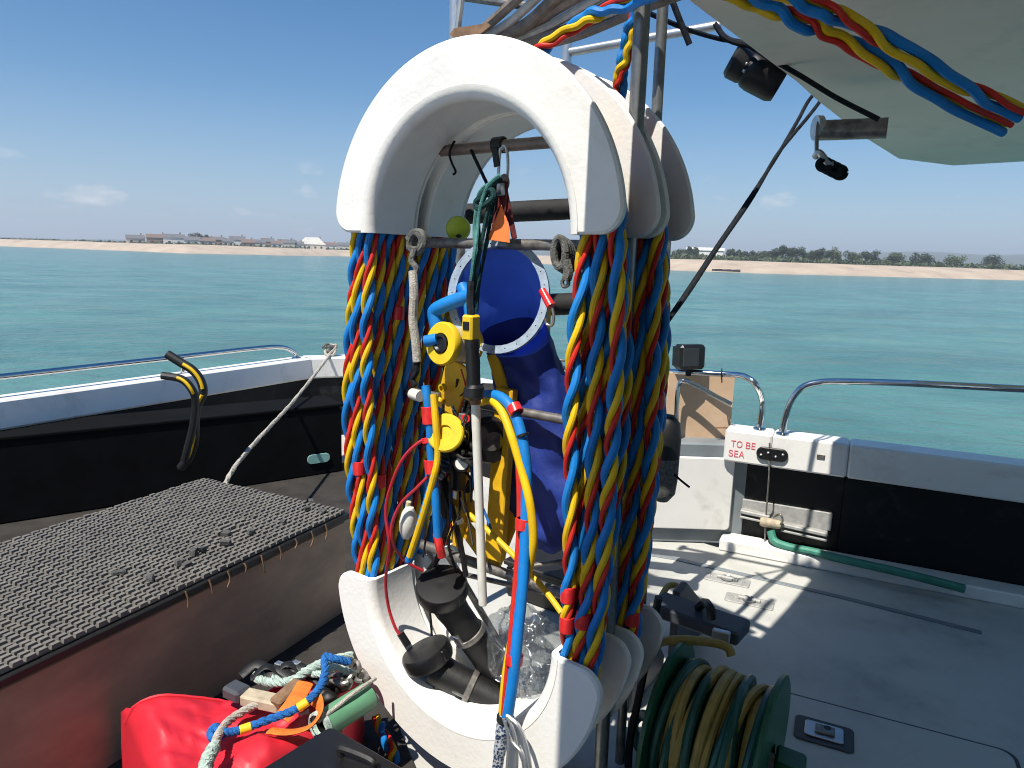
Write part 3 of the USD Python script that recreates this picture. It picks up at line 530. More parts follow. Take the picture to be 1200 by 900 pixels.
# ---- roof overhang and the wheelhouse it belongs to
SD = np.array([-SUN[0], -SUN[1], 0]) / math.hypot(SUN[0], SUN[1]); SR = np.array([SD[1], -SD[0], 0])
edge0 = np.array([0.158, 1.633, 0])
RZ = 2.298
roof = [edge0 - SD * 3.3, edge0 - SD * 1.2 - SR * 0.015, edge0 + SD * 0.6, edge0 + SD * 1.6 - SR * 0.02, edge0 + SD * 2.3 - SR * 0.01, edge0 + SD * 2.9 + SR * 0.03, edge0 + SD * 3.2 + SR * 0.25, edge0 + SD * 3.0 + SR * 3.2, edge0 - SD * 3.0 + SR * 3.6]
t = Thing('wheelhouse', 'white wheelhouse with an overhanging pale roof shading the right of the deck', 'wheelhouse')
t.part('roof', slab(np.array(roof)[:, :2], np.array([0, 0, RZ]), np.array([1.0, 0, 0]), np.array([0, 1.0, 0]), ZZ, 0.07, 0.02), 'canopy_white')
rv = t.parts[-1][1].vertices; rv[:, 2] -= 0.045 * np.clip((rv - edge0) @ SD, -0.8, 9)        # the roof falls a little towards its far end
t.part('wall', obox([1.4, -1.5, 1.1], [1, 0, 0], [0, 1, 0], ZZ, 2.4, 0.75, 1.08, 0.05), 'gelcoat')
for x in (-0.1, 2.4): t.part('window', obox([x, -0.742, 1.6], [1, 0, 0], [0, 1, 0], ZZ, 0.55, 0.008, 0.35, 0.01), 'dark_glass')
t.part('door', obox([1.15, -0.74, 0.95], [1, 0, 0], [0, 1, 0], ZZ, 0.36, 0.01, 0.92, 0.01), 'grey_paint')
t.done()

# ================================================================== THE UMBILICAL RACK
RO, RI, ZT, ZB = 0.474, 0.326, 1.655, 0.596
def half_plate(zc, sgn, w, depth, ro=RO, ri=RI, rnd_=0.06, b=0.006):
    th = np.linspace(0, math.pi, 61)
    ring = sg.Polygon(np.vstack([np.stack([ro * np.cos(th), ro * np.sin(th)], 1), np.stack([0.12 * np.cos(th[::-1]), 0.12 * np.sin(th[::-1])], 1)]))
    a_ = np.linspace(-0.3, math.pi + 0.3, 81); hole = sg.Polygon(np.stack([ri * np.cos(a_), ri * np.sin(a_)], 1)).union(sg.box(-ri, -1, ri, 0))
    poly_ = ring.buffer(-rnd_).buffer(rnd_, 12).difference(hole).simplify(0.0005)
    B = outline(poly_.segmentize(0.03)); B = B * np.array([1, sgn]) + np.array([0, zc])
    return slab(B, ORG + AX * w, SI, ZZ, AX, depth, b)
def drum(zc, sgn, w0, w1, lip=True, r=RI, t_=0.013):
    a = np.linspace(0, math.pi / 2, 7); R_ = 0.032
    if lip: prof = [(r + R_ - R_ * math.sin(x), w0 + R_ - R_ * math.cos(x)) for x in a]
    else: prof = [(r + 0.006, w0), (r, w0 + 0.006)]
    prof += [(r, w1 - 0.006), (r + 0.006, w1), (r + t_, w1), (r + t_, w0 + R_ + 0.004), (r + R_ + 0.002, w0 + 0.014)]
    prof = np.array(prof); m = len(prof); th = np.linspace(0, math.pi, 73); N = len(th)
    v = np.array([[A(p_ * math.cos(x), w_, zc + sgn * p_ * math.sin(x)) for p_, w_ in prof] for x in th]).reshape(-1, 3)
    i, j = np.meshgrid(np.arange(N - 1), np.arange(m), indexing='ij'); j2 = (j + 1) % m
    q = np.stack([i * m + j, i * m + j2, (i + 1) * m + j2, (i + 1) * m + j], -1).reshape(-1, 4)
    tri = np.vstack([q[:, [0, 1, 2]], q[:, [0, 2, 3]]])
    cf = trimesh.creation.triangulate_polygon(sg.Polygon(prof), engine='earcut'); from scipy.spatial import cKDTree
    idx = cKDTree(prof).query(cf[0])[1][cf[1]]
    tri = np.vstack([tri, idx, idx[:, ::-1] + (N - 1) * m]); me = trimesh.Trimesh(v, tri, process=False); trimesh.repair.fix_normals(me); return me
WA0, WA1, WB0, WB1 = 0.0, 0.19, 0.245, 0.405
for sgn, zc, up_ in ((1, ZT, 'upper'), (-1, ZB, 'lower')):
    for k, (w0, w1) in enumerate(((WA0, WA1), (WB0, WB1))):
        lab = {('upper', 0): 'thick white half-ring hose guide at the front top of the rack', ('upper', 1): 'second white half-ring hose guide, behind the front one at the top',
               ('lower', 0): 'thick white half-ring hose guide at the front bottom of the rack, holding black cylinders', ('lower', 1): 'second white half-ring hose guide, behind the front one at the bottom'}[(up_, k)]
        t = Thing('hose_guide', lab, 'hose guide', None)
        t.part('front_plate', half_plate(zc, sgn, w0 + (0.0012 if k == 0 else 0), 0.026 if k == 0 else 0.014, ro=RO + (0.012 if sgn < 0 else 0), ri=RI + (0.028 if k == 0 else 0.006)), 'white_plastic')
        t.part('drum', drum(zc, sgn, w0, w1 - 0.002, lip=(k == 0)), 'white_plastic')
        t.part('rear_plate', half_plate(zc, sgn, w1, 0.016, ri=RI + 0.003), 'white_plastic')
        for x in ((0.35, 0.9, 1.6, 2.3, 2.8) if k == 0 else ()):
            t.part('bolt', rod(A((RO - 0.05) * math.cos(x), w1 + 0.016, zc + sgn * (RO - 0.05) * math.sin(x)), A((RO - 0.05) * math.cos(x), w1 + 0.024, zc + sgn * (RO - 0.05) * math.sin(x)), 0.010, 6), 'steel')
        t.done()
# steel frame
t = Thing('rack_frame', 'dark steel tube frame standing inside the white hose guides', 'frame')
t.part('upright', rod(A(0.385, 0.225, 0.02), A(0.376, 0.225, 2.26), 0.0195, 18), 'galvanised'); t.part('upright', rod(A(0.34, 0.445, 0.02), A(0.322, 0.445, 2.6), 0.015, 18), 'galvanised')
t.part('upright', rod(A(-0.385, 0.225, 0.02), A(-0.385, 0.225, 1.88), 0.0195, 18), 'dull_steel'); t.part('upright', rod(A(-0.405, 0.445, 0.02), A(-0.40, 0.445, 2.75), 0.019, 18), 'aluminium')
for z, nm, mt, rr in ((1.899, 'top_bar', 'rusty_steel', 0.0165), (1.634, 'crossbar', 'dull_steel', 0.015), (1.165, 'crossbar', 'dull_steel', 0.0135), (0.660, 'bottom_bar', 'dull_steel', 0.016)):
    hw = 0.262 if nm == 'top_bar' else 0.385
    t.part(nm, rod(A(-hw, 0.205, z), A(hw, 0.205, z), rr, 16), mt)
t.part('end_stop', rod(A(-0.325, 0.18, 1.165), A(-0.28, 0.17, 1.165), 0.018, 14), 'white_pvc')
t.part('brace', rod(A(-0.25, 0.35, 0.52), A(0.27, 0.35, 0.58), 0.009, 10), 'dull_steel'); t.part('brace', rod(A(-0.30, 0.21, 0.66), A(-0.17, 0.33, 0.36), 0.009, 10), 'dull_steel')
t.part('brace', rod(A(-0.2, 0.21, 0.66), A(-0.10, 0.36, 0.33), 0.011, 10), 'dull_steel'); t.part('brace', rod(A(0.02, 0.24, 0.655), A(0.22, 0.40, 0.70), 0.008, 10), 'dull_steel')
t.part('tied_cord', cord([PA(533, 165, 0.18), PA(529, 172, 0.175), PA(527, 182, 0.18), PA(530, 192, 0.185), PA(534, 201, 0.19), PA(531, 205, 0.185)], 0.0035, 7), 'dark_rope', label='thin black cord tied round the top bar')
for s in (-0.385, 0.385): t.part('foot', obox(A(s, 0.225, 0.012), SI, AX, ZZ, 0.05, 0.05, 0.011, 0.003), 'dull_steel')
t.part('collar', lathe([(0.021, 0), (0.03, 0), (0.03, 0.05), (0.021, 0.05)], A(-0.401, 0.445, 2.19), ZZ, 20), 'aluminium')
t.part('brace', rod(A(-0.40, 0.445, 2.24), A(-0.33, 0.40, 2.42), 0.011, 10), 'aluminium'); t.part('brace', rod(A(-0.38, 0.445, 2.41), A(-0.12, 0.445, 2.34), 0.012, 10), 'dull_steel'); t.done()
# side bar of the gantry behind, with tee end
t = Thing('gantry_bar', 'thin grey tube with tee end crossing behind the uprights under the roof', 'tube')
a, b = P(664, 62, 2.75), P(845, 29, 2.5); t.part('tube', rod(a, b, 0.015, 14), 'aluminium'); t.part('tee_end', rod(a - ZZ * 0.045, a + ZZ * 0.04, 0.019, 14), 'aluminium'); t.done()

# ---- loops of twisted hose hung over the guides
def loop_path(w, rho, seed, n=420, fan=0.0):
    r = np.random.default_rng(seed); H = ZT - ZB; Lc = math.pi * rho; tot = 2 * H + 2 * Lc; u = np.linspace(0, tot, n, endpoint=False)
    s = np.zeros(n); z = np.zeros(n)
    m1 = u < Lc; th = u[m1] / rho; s[m1] = rho * np.cos(th); z[m1] = ZT + rho * np.sin(th)                    # over the top, right to left
    m2 = (u >= Lc) & (u < Lc + H); k = u[m2] - Lc; s[m2] = -rho; z[m2] = ZT - k
    m3 = (u >= Lc + H) & (u < 2 * Lc + H); th = (u[m3] - Lc - H) / rho; s[m3] = -rho * np.cos(th); z[m3] = ZB - rho * np.sin(th)
    m4 = u >= 2 * Lc + H; k = u[m4] - 2 * Lc - H; s[m4] = rho; z[m4] = ZB + k
    free = np.clip((ZT - z) / H, 0, 1) * np.clip((z - ZB) / H, 0, 1) * 4
    ww = w + np.sqrt(free) * fan + free * 0.010 * np.sin(z * 5.3 + r.uniform(0, 6)) * r.uniform(0.3, 1.0); s = s * (1 + free * np.where(s > 0, r.uniform(0.03, 0.075) if rho > 0.37 else r.uniform(-0.05, 0.0), r.uniform(0.02, 0.055) if rho < 0.37 else r.uniform(0.05, 0.09))) + free * 0.008 * np.sin(z * 4.1 + r.uniform(0, 6))
    return ORG + np.outer(s, SI) + np.outer(ww, AX) + np.outer(z, ZZ), tot
HOSES = (('blue_hose', 0.0106, 0.0), ('yellow_hose', 0.0087, 2.30), ('red_hose', 0.0067, 3.75))
def twisted(path, closed, length, seed, pitch=0.215, hoses=HOSES, off=0.0100, n=9, hand=1):
    r = np.random.default_rng(seed); T = (np.roll(path, -1, 0) - np.roll(path, 1, 0)) if closed else np.gradient(path, axis=0)
    T /= np.linalg.norm(T, axis=1, keepdims=True); N = np.cross(AX, T) if closed else np.cross([0.3, -0.9, 0.2], T); N /= np.linalg.norm(N, axis=1, keepdims=True); Bn = np.cross(T, N)
    turns = round(length / pitch) if closed else length / pitch; ph0 = r.uniform(0, 6.28); k = np.linspace(0, 1, len(path), endpoint=not closed)
    wob = 0.5 * np.sin(2 * np.pi * k * 3 + r.uniform(0, 6)) + 0.35 * np.sin(2 * np.pi * k * 7 + r.uniform(0, 6)); out = []
    for nm, rad, ph in hoses:
        f = hand * 2 * np.pi * turns * k + ph0 + ph + wob; o = off * (1.0 if rad > 0.014 else 1.12)
        out.append((nm, tube(path + o * (np.cos(f)[:, None] * N + np.sin(f)[:, None] * Bn), rad, n, closed)))
    return out
lo = []
rows = {'front': [(0.047, (0.358, 0.393, 0.428), -0.012), (0.081, (0.359, 0.393, 0.421), -0.006), (0.114, (0.358, 0.391), 0.002), (0.147, (0.359, 0.388), 0.014), (0.175, (0.358,), 0.030)],
        'rear': [(0.279, (0.358, 0.393, 0.428), -0.040), (0.312, (0.359, 0.393, 0.420), -0.016), (0.345, (0.358, 0.390), 0.012), (0.378, (0.358, 0.386), 0.042)]}
for mod, rr_ in rows.items():
    for n_, (w0, rhos, fan_) in enumerate(rr_):
        for m_, rho in enumerate(rhos):
            lay = {1: ('',), 2: ('inner', 'outer'), 3: ('innermost', 'middle', 'outermost')}[len(rhos)][m_]
            lo.append((w0 + 0.001 * m_, rho, ('first', 'second', 'third', 'fourth', 'last')[n_] if n_ < len(rr_) - 1 else 'last', lay, fan_ + 0.004 * m_, mod))
for k, (w, rho, where, lay, fan, mod) in enumerate(lo):
    path, tot = loop_path(w, rho, 300 + k, fan=fan)
    lab = (lay + ' loop, ' if lay else 'single loop, ') + f'{where} row of twisted hoses on the {mod} white guides'
    t = Thing('umbilical_loop', lab, 'hose loop', 'twisted hose loops hung on the white rack')
    for nm, m in twisted(path, True, tot, 500 + k): t.part(nm, m, nm)
    for z, side in {0: [(0.76, 'R'), (0.68, 'R')], 1: [(0.93, 'L'), (0.70, 'R')], 3: [(0.90, 'L')], 8: [(1.42, 'L')], 19: [(1.22, 'R')], 13: [(0.62, 'R')], 16: [(1.24, 'R')]}.get(k, []):
        sg_ = 1 if side == 'R' else -1; i = np.argmin(np.abs(path[:, 2] - z) + 9 * (((path - ORG) @ SI) * sg_ < 0)); T = unit(path[(i + 2) % len(path)] - path[i - 2])
        t.part('tape_band', lathe([(0.016, -0.022), (0.0205, -0.020), (0.0210, 0), (0.0200, 0.020), (0.016, 0.022)], path[i], T, 16), 'red_tape')
    t.done()
# twisted runs above
def run(name, label, pts, seed, pitch=0.26, **kw):
    p_ = spline(pts, 24); L_ = np.linalg.norm(np.diff(p_, axis=0), axis=1).sum(); t = Thing(name, label, 'hose', None)
    for nm, m in twisted(p_, False, L_, seed, pitch=pitch, **kw): t.part(nm, m, nm)
    t.done()
run('umbilical_run', 'bright twisted hoses rising from the front top guide towards the uprights', [PA(600, 100, 0.12), PA(625, 66, 0.13), PA(655, 44, 0.15), PA(685, 24, 0.17), PA(715, 9, 0.18), PA(745, 0, 0.17), PA(790, -22, 0.10), PA(850, -40, 0.0)], 11, hand=1, pitch=0.33)
run('umbilical_run', 'shaded twisted hoses dropping beside the pole onto the second guide', [PA(724, 135, 0.31), PA(725, 108, 0.31), PA(730, 78, 0.30), PA(738, 45, 0.29), PA(744, 10, 0.28), PA(748, -40, 0.25)], 12, pitch=0.30)
run('umbilical_run', 'lower twisted hoses crossing under the roof at the top right corner', [P(830, -18, 1.55), P(870, -3, 1.55), P(910, 12, 1.55), P(950, 30, 1.56), P(985, 46, 1.57), P(1040, 76, 1.6), P(1100, 112, 1.65), P(1180, 150, 1.7)], 13, pitch=0.42)
run('umbilical_run', 'upper twisted hoses crossing under the roof at the top right corner', [P(850, -40, 1.5), P(900, -17, 1.5), P(940, 0, 1.5), P(985, 20, 1.51), P(1050, 55, 1.55), P(1120, 95, 1.6), P(1200, 135, 1.65)], 14, pitch=0.42)

# ================================================================== WHAT HANGS IN THE RACK
def solo_cord(name, label, cate, pts, r, mt, group=None, n=8, k=10, **kw): solo(name, cord(pts, r, n, k, **kw), mt, label, cate, group)
# blue canvas drogue: round stiff mouth with a webbing rim, cone inside, long tail hanging behind
mc = PA(584, 347, 0.17); mn = unit(EYE - mc + np.array([-0.42, 0.12, 0.25])); mu = unit(ZZ - mn * (ZZ @ mn) + SI * 0.03); mr = np.cross(mu, mn)
tl = [PA(592, 350, 0.24), PA(600, 372, 0.29), PA(610, 402, 0.32), PA(622, 450, 0.33), PA(632, 520, 0.33), PA(636, 580, 0.33), PA(637, 640, 0.33)]
na = 40; aa = np.arange(na) / na * 2 * np.pi
def ring_at(c, u, w, ru, rw, wob=0.0, seed=0): return c + (np.cos(aa) * rw * (1 + wob * np.sin(3 * aa + seed) + wob * 0.6 * np.sin(7 * aa + 2 * seed)))[:, None] * w + (np.sin(aa) * ru * (1 + wob * np.cos(2 * aa + seed)))[:, None] * u
RU, RW = 0.155, 0.138
rings = [ring_at(mc, mu, mr, RU, RW), ring_at(mc - mn * 0.018, mu, mr, RU * 0.97, RW * 0.97, 0.015, 1), ring_at(mc - mn * 0.045 - ZZ * 0.01, mu, mr, RU * 0.90, RW * 0.91, 0.04, 2), ring_at(mc - mn * 0.075 - ZZ * 0.035, mu, mr, RU * 0.74, RW * 0.82, 0.07, 3)]
def to_tail(c, wide, deep, k, sd): return ring_at(c, unit(AX * (1 - k) + mu * k), SI, deep, wide, 0.05, sd)
rings += [to_tail(PA(604, 395, 0.27), 0.120, 0.075, 0.55, 4), to_tail(PA(616, 430, 0.29), 0.122, 0.058, 0.2, 5), to_tail(PA(622, 470, 0.29), 0.132, 0.05, 0.05, 6), to_tail(PA(628, 525, 0.29), 0.146, 0.045, 0, 7), to_tail(PA(632, 580, 0.29), 0.144, 0.04, 0, 8), to_tail(PA(638, 622, 0.29), 0.110, 0.035, 0, 9), to_tail(PA(642, 645, 0.29), 0.03, 0.015, 0, 10)]
# refine along
def loft(rings, sub=5):
    R_ = np.stack(rings); P_ = np.stack([spline(R_[:, k], sub) for k in range(R_.shape[1])], 1); m, n_ = P_.shape[:2]
    i, j = np.meshgrid(np.arange(m - 1), np.arange(n_), indexing='ij'); j2 = (j + 1) % n_
    return P_, quads(P_.reshape(-1, 3), np.stack([i * n_ + j, i * n_ + j2, (i + 1) * n_ + j2, (i + 1) * n_ + j], -1).reshape(-1, 4))
P1, _ = loft(rings[:5], 6); P2, _ = loft(rings[3:], 6)
def grid_mesh(P_):
    m, n_ = P_.shape[:2]; i, j = np.meshgrid(np.arange(m - 1), np.arange(n_), indexing='ij'); j2 = (j + 1) % n_
    me = quads(P_.reshape(-1, 3), np.stack([i * n_ + j, i * n_ + j2, (i + 1) * n_ + j2, (i + 1) * n_ + j], -1).reshape(-1, 4))
    v = me.vertices; me.vertices = v + (meshkit.fbm(v * 14, 3, 4)[:, None] - 0.5) * 0.05 * AX; return me
t = Thing('drogue', 'blue canvas drogue with pale webbing rim, open mouth up and dark tail hanging behind', 'drogue')
Pm, _ = loft(rings, 6)
t.part('mouth_cone', grid_mesh(Pm[:25]), 'blue_fabric_cloth', smooth=True); t.part('tail', grid_mesh(Pm[24:]), 'shaded_blue_fabric', smooth=True, label='dark navy tail of the drogue')
rim = mc + (np.cos(aa) * (RW + 0.006))[:, None] * mr + (np.sin(aa) * (RU + 0.006))[:, None] * mu
inn = mc + (np.cos(aa) * (RW - 0.016))[:, None] * mr + (np.sin(aa) * (RU - 0.016))[:, None] * mu
prof = [rim + mn * 0.004, rim + mn * 0.010, inn + mn * 0.008, inn - mn * 0.012, rim - mn * 0.016]
Rm = np.stack(prof + [prof[0]]); t.part('rim', grid_mesh(Rm) if False else quads(Rm.reshape(-1, 3), np.array([[i * na + j, i * na + (j + 1) % na, (i + 1) * na + (j + 1) % na, (i + 1) * na + j] for i in range(5) for j in range(na)])), 'grey_webbing')
for k in range(24):
    a_ = k / 24 * 2 * np.pi; t.part('eyelet', ball(mc + mr * math.cos(a_) * (RW - 0.006) + mu * math.sin(a_) * (RU - 0.006) + mn * 0.0085, 0.0018, 1), 'dark_rope')
t.done()
# carabiner, ropes, webbing and flag above the drogue
t = Thing('carabiner_sling', 'black sling and steel carabiner hanging from the middle of the top bar', 'carabiner')
hp = PA(585, 170, 0.205); t.part('sling', lathe([(0.0175, -0.018), (0.022, -0.016), (0.0225, 0.016), (0.0175, 0.018)], hp, SI, 18), 'black_rubber')
t.part('sling_tail', bar(hp - ZZ * 0.01 - AX * 0.02, hp - ZZ * 0.06 - AX * 0.02 + SI * 0.01, 0.02, 0.006, up=AX), 'black_rubber')
cb = PA(589, 195, 0.19); t.part('carabiner', cord([cb + SI * x + ZZ * z for x, z in ((0, .055), (.012, .045), (.018, 0.0), (.014, -.045), (0, -.055), (-.012, -.045), (-.013, 0.0), (-.010, .045))], 0.0045, 8, 6, closed=False), 'steel'); t.part('gate', rod(cb + SI * 0.002 + ZZ * 0.052, cb - SI * 0.011 + ZZ * 0.045, 0.0045, 8), 'steel'); t.done()
t = Thing('teal_rope', 'bunch of teal ropes hanging from the carabiner over the rim of the blue drogue', 'rope')
for k, (pts, r_, m_) in enumerate(((((586, 205), (572, 218), (564, 240), (560, 262), (557, 290), (552, 330), (548, 358)), .0055, 'teal_rope'), (((585, 207), (577, 222), (572, 245), (566, 275), (560, 305), (555, 340), (553, 365)), .006, 'dark_teal_rope'),
        (((582, 212), (568, 232), (561, 255), (562, 285), (559, 310), (550, 345)), .005, 'dark_teal_rope'), (((583, 210), (563, 224), (558, 248), (556, 275), (561, 300), (556, 322), (551, 352)), .0055, 'teal_rope'),
        (((586, 208), (580, 228), (574, 262), (568, 296), (561, 332), (558, 366)), .0055, 'dark_teal_rope'), (((587, 206), (581, 232), (570, 262), (563, 288), (558, 318), (556, 352)), .005, 'teal_rope'))):
    t.part('strand', cord([PA(x, y, 0.085 + 0.012 * k - 0.03 * (y > 280)) for x, y in pts], r_), m_)
t.part('tie', cord([PA(552, 176, 0.19), PA(560, 193, 0.185), PA(570, 214, 0.18), PA(576, 226, 0.15)], 0.005), 'dark_rope', label='thin black tie slanting up to the top bar')
t.part('knot', cord([PA(x, y, 0.09) for x, y in ((560, 235), (566, 226), (576, 222), (578, 231), (568, 240), (560, 244), (558, 236), (570, 228))], 0.008), 'dark_teal_rope'); t.done()
t = Thing('maroon_strap', 'dark maroon webbing strap with shackle hanging from the carabiner', 'strap')
w0 = PA(592, 206, 0.15)
t.part('shackle_body', ball(PA(591, 214, 0.15), 0.018, 2, (0.8, 0.6, 1.3)), 'rusty_steel')
t.part('webbing', bar(PA(590, 214, 0.15), PA(603, 280, 0.15), 0.016, 0.006, up=AX), 'maroon_web'); t.part('webbing', bar(PA(588, 214, 0.155), PA(577, 280, 0.155), 0.016, 0.006, up=AX), 'maroon_web')
t.part('buckle', obox(PA(587, 222, 0.13), SI, AX, ZZ, 0.012, 0.005, 0.016, 0.002), 'steel'); t.part('webbing', bar(PA(590, 212, 0.135), PA(588, 258, 0.15), 0.03, 0.006, up=AX), 'maroon_web'); t.done()
fl = [PA(588, 240, 0.135), PA(596, 262, 0.13), PA(598, 285, 0.125), PA(571, 281, 0.12), PA(580, 262, 0.13)]
o_ = fl[0]; e1_ = unit(fl[2] - fl[3]); e3_ = unit(np.cross(e1_, fl[0] - fl[3])); e2_ = np.cross(e3_, e1_)
solo('orange_flag', slab([((p - o_) @ e1_, (p - o_) @ e2_) for p in fl], o_, e1_, e2_, e3_, 0.003, 0.001), 'orange_flag', 'bright orange triangular tab of cloth just above the blue drogue mouth', 'flag')
t = Thing('lime_float', 'lime green round float with dark slots under the left end of the top guide', 'float'); c = PA(537, 268, 0.26); d = unit(EYE - c)
t.part('disc', lathe([(0, 0.018), (0.02, 0.018), (0.034, 0.012), (0.038, 0), (0.034, -0.014), (0, -0.02)], c, d, 28), 'lime_plastic')
for dx, dz in ((-0.012, 0.018), (0.002, -0.022)): t.part('slot', ball(c + d * 0.016 + SI * dx + ZZ * dz, 0.008, 1, (1, 1, 0.8)), 'black_plastic')
t.done()
# white braid and knots at the ends of the crossbar
t = Thing('braided_rope', 'white braided rope hanging from a grey knot at the left end of the crossbar', 'rope')
t.part('braid', cord([PA(484, 318, 0.03), PA(485, 345, 0.02), PA(484, 375, 0.02), PA(487, 400, 0.02), PA(489, 424, 0.02)], [0.012] * 41 if False else 0.0125, 10), 'pale_rope')
t.part('knot', cord([PA(x, y, 0.06) for x, y in ((478, 280), (486, 272), (494, 280), (490, 292), (480, 290), (482, 276), (493, 272), (497, 286), (488, 296), (479, 290))], 0.010), 'grey_rope')
t.part('hanging_end', cord([PA(486, 292, 0.05), PA(482, 305, 0.04), PA(488, 315, 0.04), PA(484, 325, 0.03)], 0.009), 'grey_rope'); t.part('whipping', cord([PA(489, 420, 0.02), PA(488, 436, 0.02), PA(483, 444, 0.02), PA(487, 452, 0.02)], 0.008), 'dark_rope'); t.done()
t = Thing('dark_rope_bundle', 'dark grey rope bundle with steel snap hook at the right end of the crossbar', 'rope')
for k in range(4): t.part('coil', cord([PA(656 + 3 * k + 7 * math.cos(a_), 296 + 17 * math.sin(a_) + 2 * k, 0.10 + 0.015 * k) for a_ in np.linspace(0, 6.28, 10)], 0.010, 8, 5), 'grey_rope')
t.part('tail', cord([PA(663, 305, 0.1), PA(666, 318, 0.1), PA(664, 328, 0.1)], 0.013), 'grey_rope'); t.part('snap_hook', cord([PA(x, y, 0.1) for x, y in ((664, 324), (659, 330), (661, 336), (666, 333), (665, 326))], 0.005), 'dull_steel'); t.done()
# padded rails behind the rack
t = Thing('padded_rail', 'black padded rails of a ladder frame standing behind the rack', 'rail')
for (x0, y0), (x1, y1), r_ in (((520, 252), (768, 240), 0.042), ((520, 362), (768, 352), 0.045), ((560, 462), (768, 468), 0.05)):
    a, b = P(x0, y0, 3.05), P(x1, y1, 2.85); t.part('pad', lathe([(0, 0), (r_ * 0.8, 0), (r_, 0.02), (r_, np.linalg.norm(b - a) - 0.02), (r_ * 0.8, np.linalg.norm(b - a)), (0, np.linalg.norm(b - a))], a, b - a, 20), 'black_pad')
for x in (532, 752):
    b = P(x, 700, 2.93); t.part('post', rod([b[0], b[1], 0.01], [b[0], b[1], 1.86], 0.022, 14), 'dull_steel')
t.done()
t = Thing('wire_basket', 'thin dark wire rail loops seen between blue drogue and right hoses', 'rail')
t.part('top_wire', cord([P(636, 424, 4.4), P(655, 422, 4.4), P(676, 425, 4.4), P(700, 430, 4.4)], 0.009), 'dull_steel')
for x in (643, 655, 669): t.part('loop', cord([P(x - 5, 447, 4.4), P(x - 5, 430, 4.4), P(x, 424, 4.4), P(x + 4, 430, 4.4), P(x + 4, 448, 4.4)], 0.007), 'dull_steel')
t.done()
t = Thing('rescue_hook', 'red gripped steel snap hook at the right of the drogue rim', 'hook')
t.part('grip', rod(PA(635, 340, 0.16), PA(646, 359, 0.15), 0.010, 12, 0.013), 'red_tape'); t.part('snap_hook', cord([PA(x, y, 0.15) for x, y in ((647, 360), (649, 372), (647, 381), (641, 380), (639, 373))], 0.004), 'dull_steel'); t.done()
# yellow reels, torch, white rod
t = Thing('yellow_reel', 'round yellow reel with black hub facing left, below the drogue rim', 'reel'); c = PA(524, 403, 0.05); d = unit(unit(EYE - c) + np.array([-0.85, 0.1, 0.0]))
t.part('front_disc', lathe([(0, 0.0), (0.056, 0.0), (0.060, 0.006), (0.060, 0.020), (0.056, 0.026), (0.030, 0.026), (0.028, 0.020), (0, 0.020)], c, d, 40), 'yellow_plastic')
t.part('hub', lathe([(0.026, 0.020), (0.026, 0.029), (0.020, 0.031), (0.014, 0.026), (0, 0.026)], c, d, 28), 'black_plastic')
t.part('drum', lathe([(0.0, -0.002), (0.046, -0.002), (0.048, -0.06), (0.044, -0.075), (0.0, -0.075)], c, d, 32), 'cream_plastic'); t.part('back_disc', lathe([(0, -0.078), (0.055, -0.078), (0.055, -0.09), (0, -0.09)], c, d, 36), 'yellow_plastic'); t.done()
t = Thing('blue_pipe', 'blue bent plastic pipe with open end behind the yellow reel', 'pipe')
t.part('bend', tube(spline([PA(556, 345, 0.10), PA(535, 352, 0.09), PA(518, 359, 0.08), PA(509, 366, 0.08), PA(511, 378, 0.08), PA(515, 396, 0.08)], 10), 0.0205, 14), 'blue_hose'); t.part('limb', tube(spline([PA(541, 335, 0.11), PA(549, 352, 0.1), PA(553, 378, 0.1)], 8), 0.0175, 12), 'blue_hose')
e0, e1 = PA(513, 397, 0.03), PA(499, 400, 0.02); L_ = np.linalg.norm(e1 - e0); t.part('open_end', lathe([(0.0, 0), (0.016, 0), (0.0165, L_), (0.012, L_), (0.0115, L_ - 0.02), (0, L_ - 0.02)], e0, e1 - e0, 18), 'blue_hose'); t.done()
t = Thing('dive_torch', 'black torch with square yellow head hanging beside the yellow reel', 'torch'); a = PA(553, 398, 0.03); b = PA(556, 468, 0.03); d = unit(b - a); hc = PA(552, 384, 0.03)
t.part('head', obox(hc, SI, AX, ZZ, 0.0175, 0.02, 0.034, 0.005), 'yellow_plastic'); t.part('dark_window', obox(hc - AX * 0.0205 + ZZ * 0.006, SI, AX, ZZ, 0.010, 0.002, 0.011, 0.001), 'black_plastic')
L_ = np.linalg.norm(b - a); t.part('grip', lathe([(0, 0), (0.02, 0), (0.021, 0.02), (0.018, 0.03), (0.0195, 0.06), (0.018, 0.09), (0.019, L_ * 0.75), (0.027, L_ * 0.8), (0.03, L_ * 0.95), (0.022, L_), (0, L_)], a, d, 22), 'black_plastic')
t.part('hanger', cord([PA(552, 330, 0.05), PA(551, 352, 0.04), PA(552, 372, 0.03)], 0.011), 'dark_rope'); t.done()
a, b = PA(557, 466, 0.04), PA(566, 709, 0.06); L_ = np.linalg.norm(b - a)
t = Thing('white_rod', 'long straight white plastic rod hanging down the middle of the rack', 'rod'); t.part('tube', lathe([(0, 0), (0.0125, 0), (0.0125, L_ - 0.004), (0.0105, L_), (0.009, L_), (0.009, L_ - 0.03), (0, L_ - 0.03)], a, b - a, 20), 'white_pvc'); t.part('end_ring', lathe([(0.013, 0), (0.015, 0.004), (0.015, 0.014), (0.013, 0.018)], a, b - a, 20), 'brown_wood'); t.done()
t = Thing('yellow_reel', 'second yellow reel half hidden by tangled black cables, left of the white rod', 'reel'); c = PA(524, 508, 0.045); d = unit(unit(EYE - c) + np.array([-0.35, 0, 0.12]))
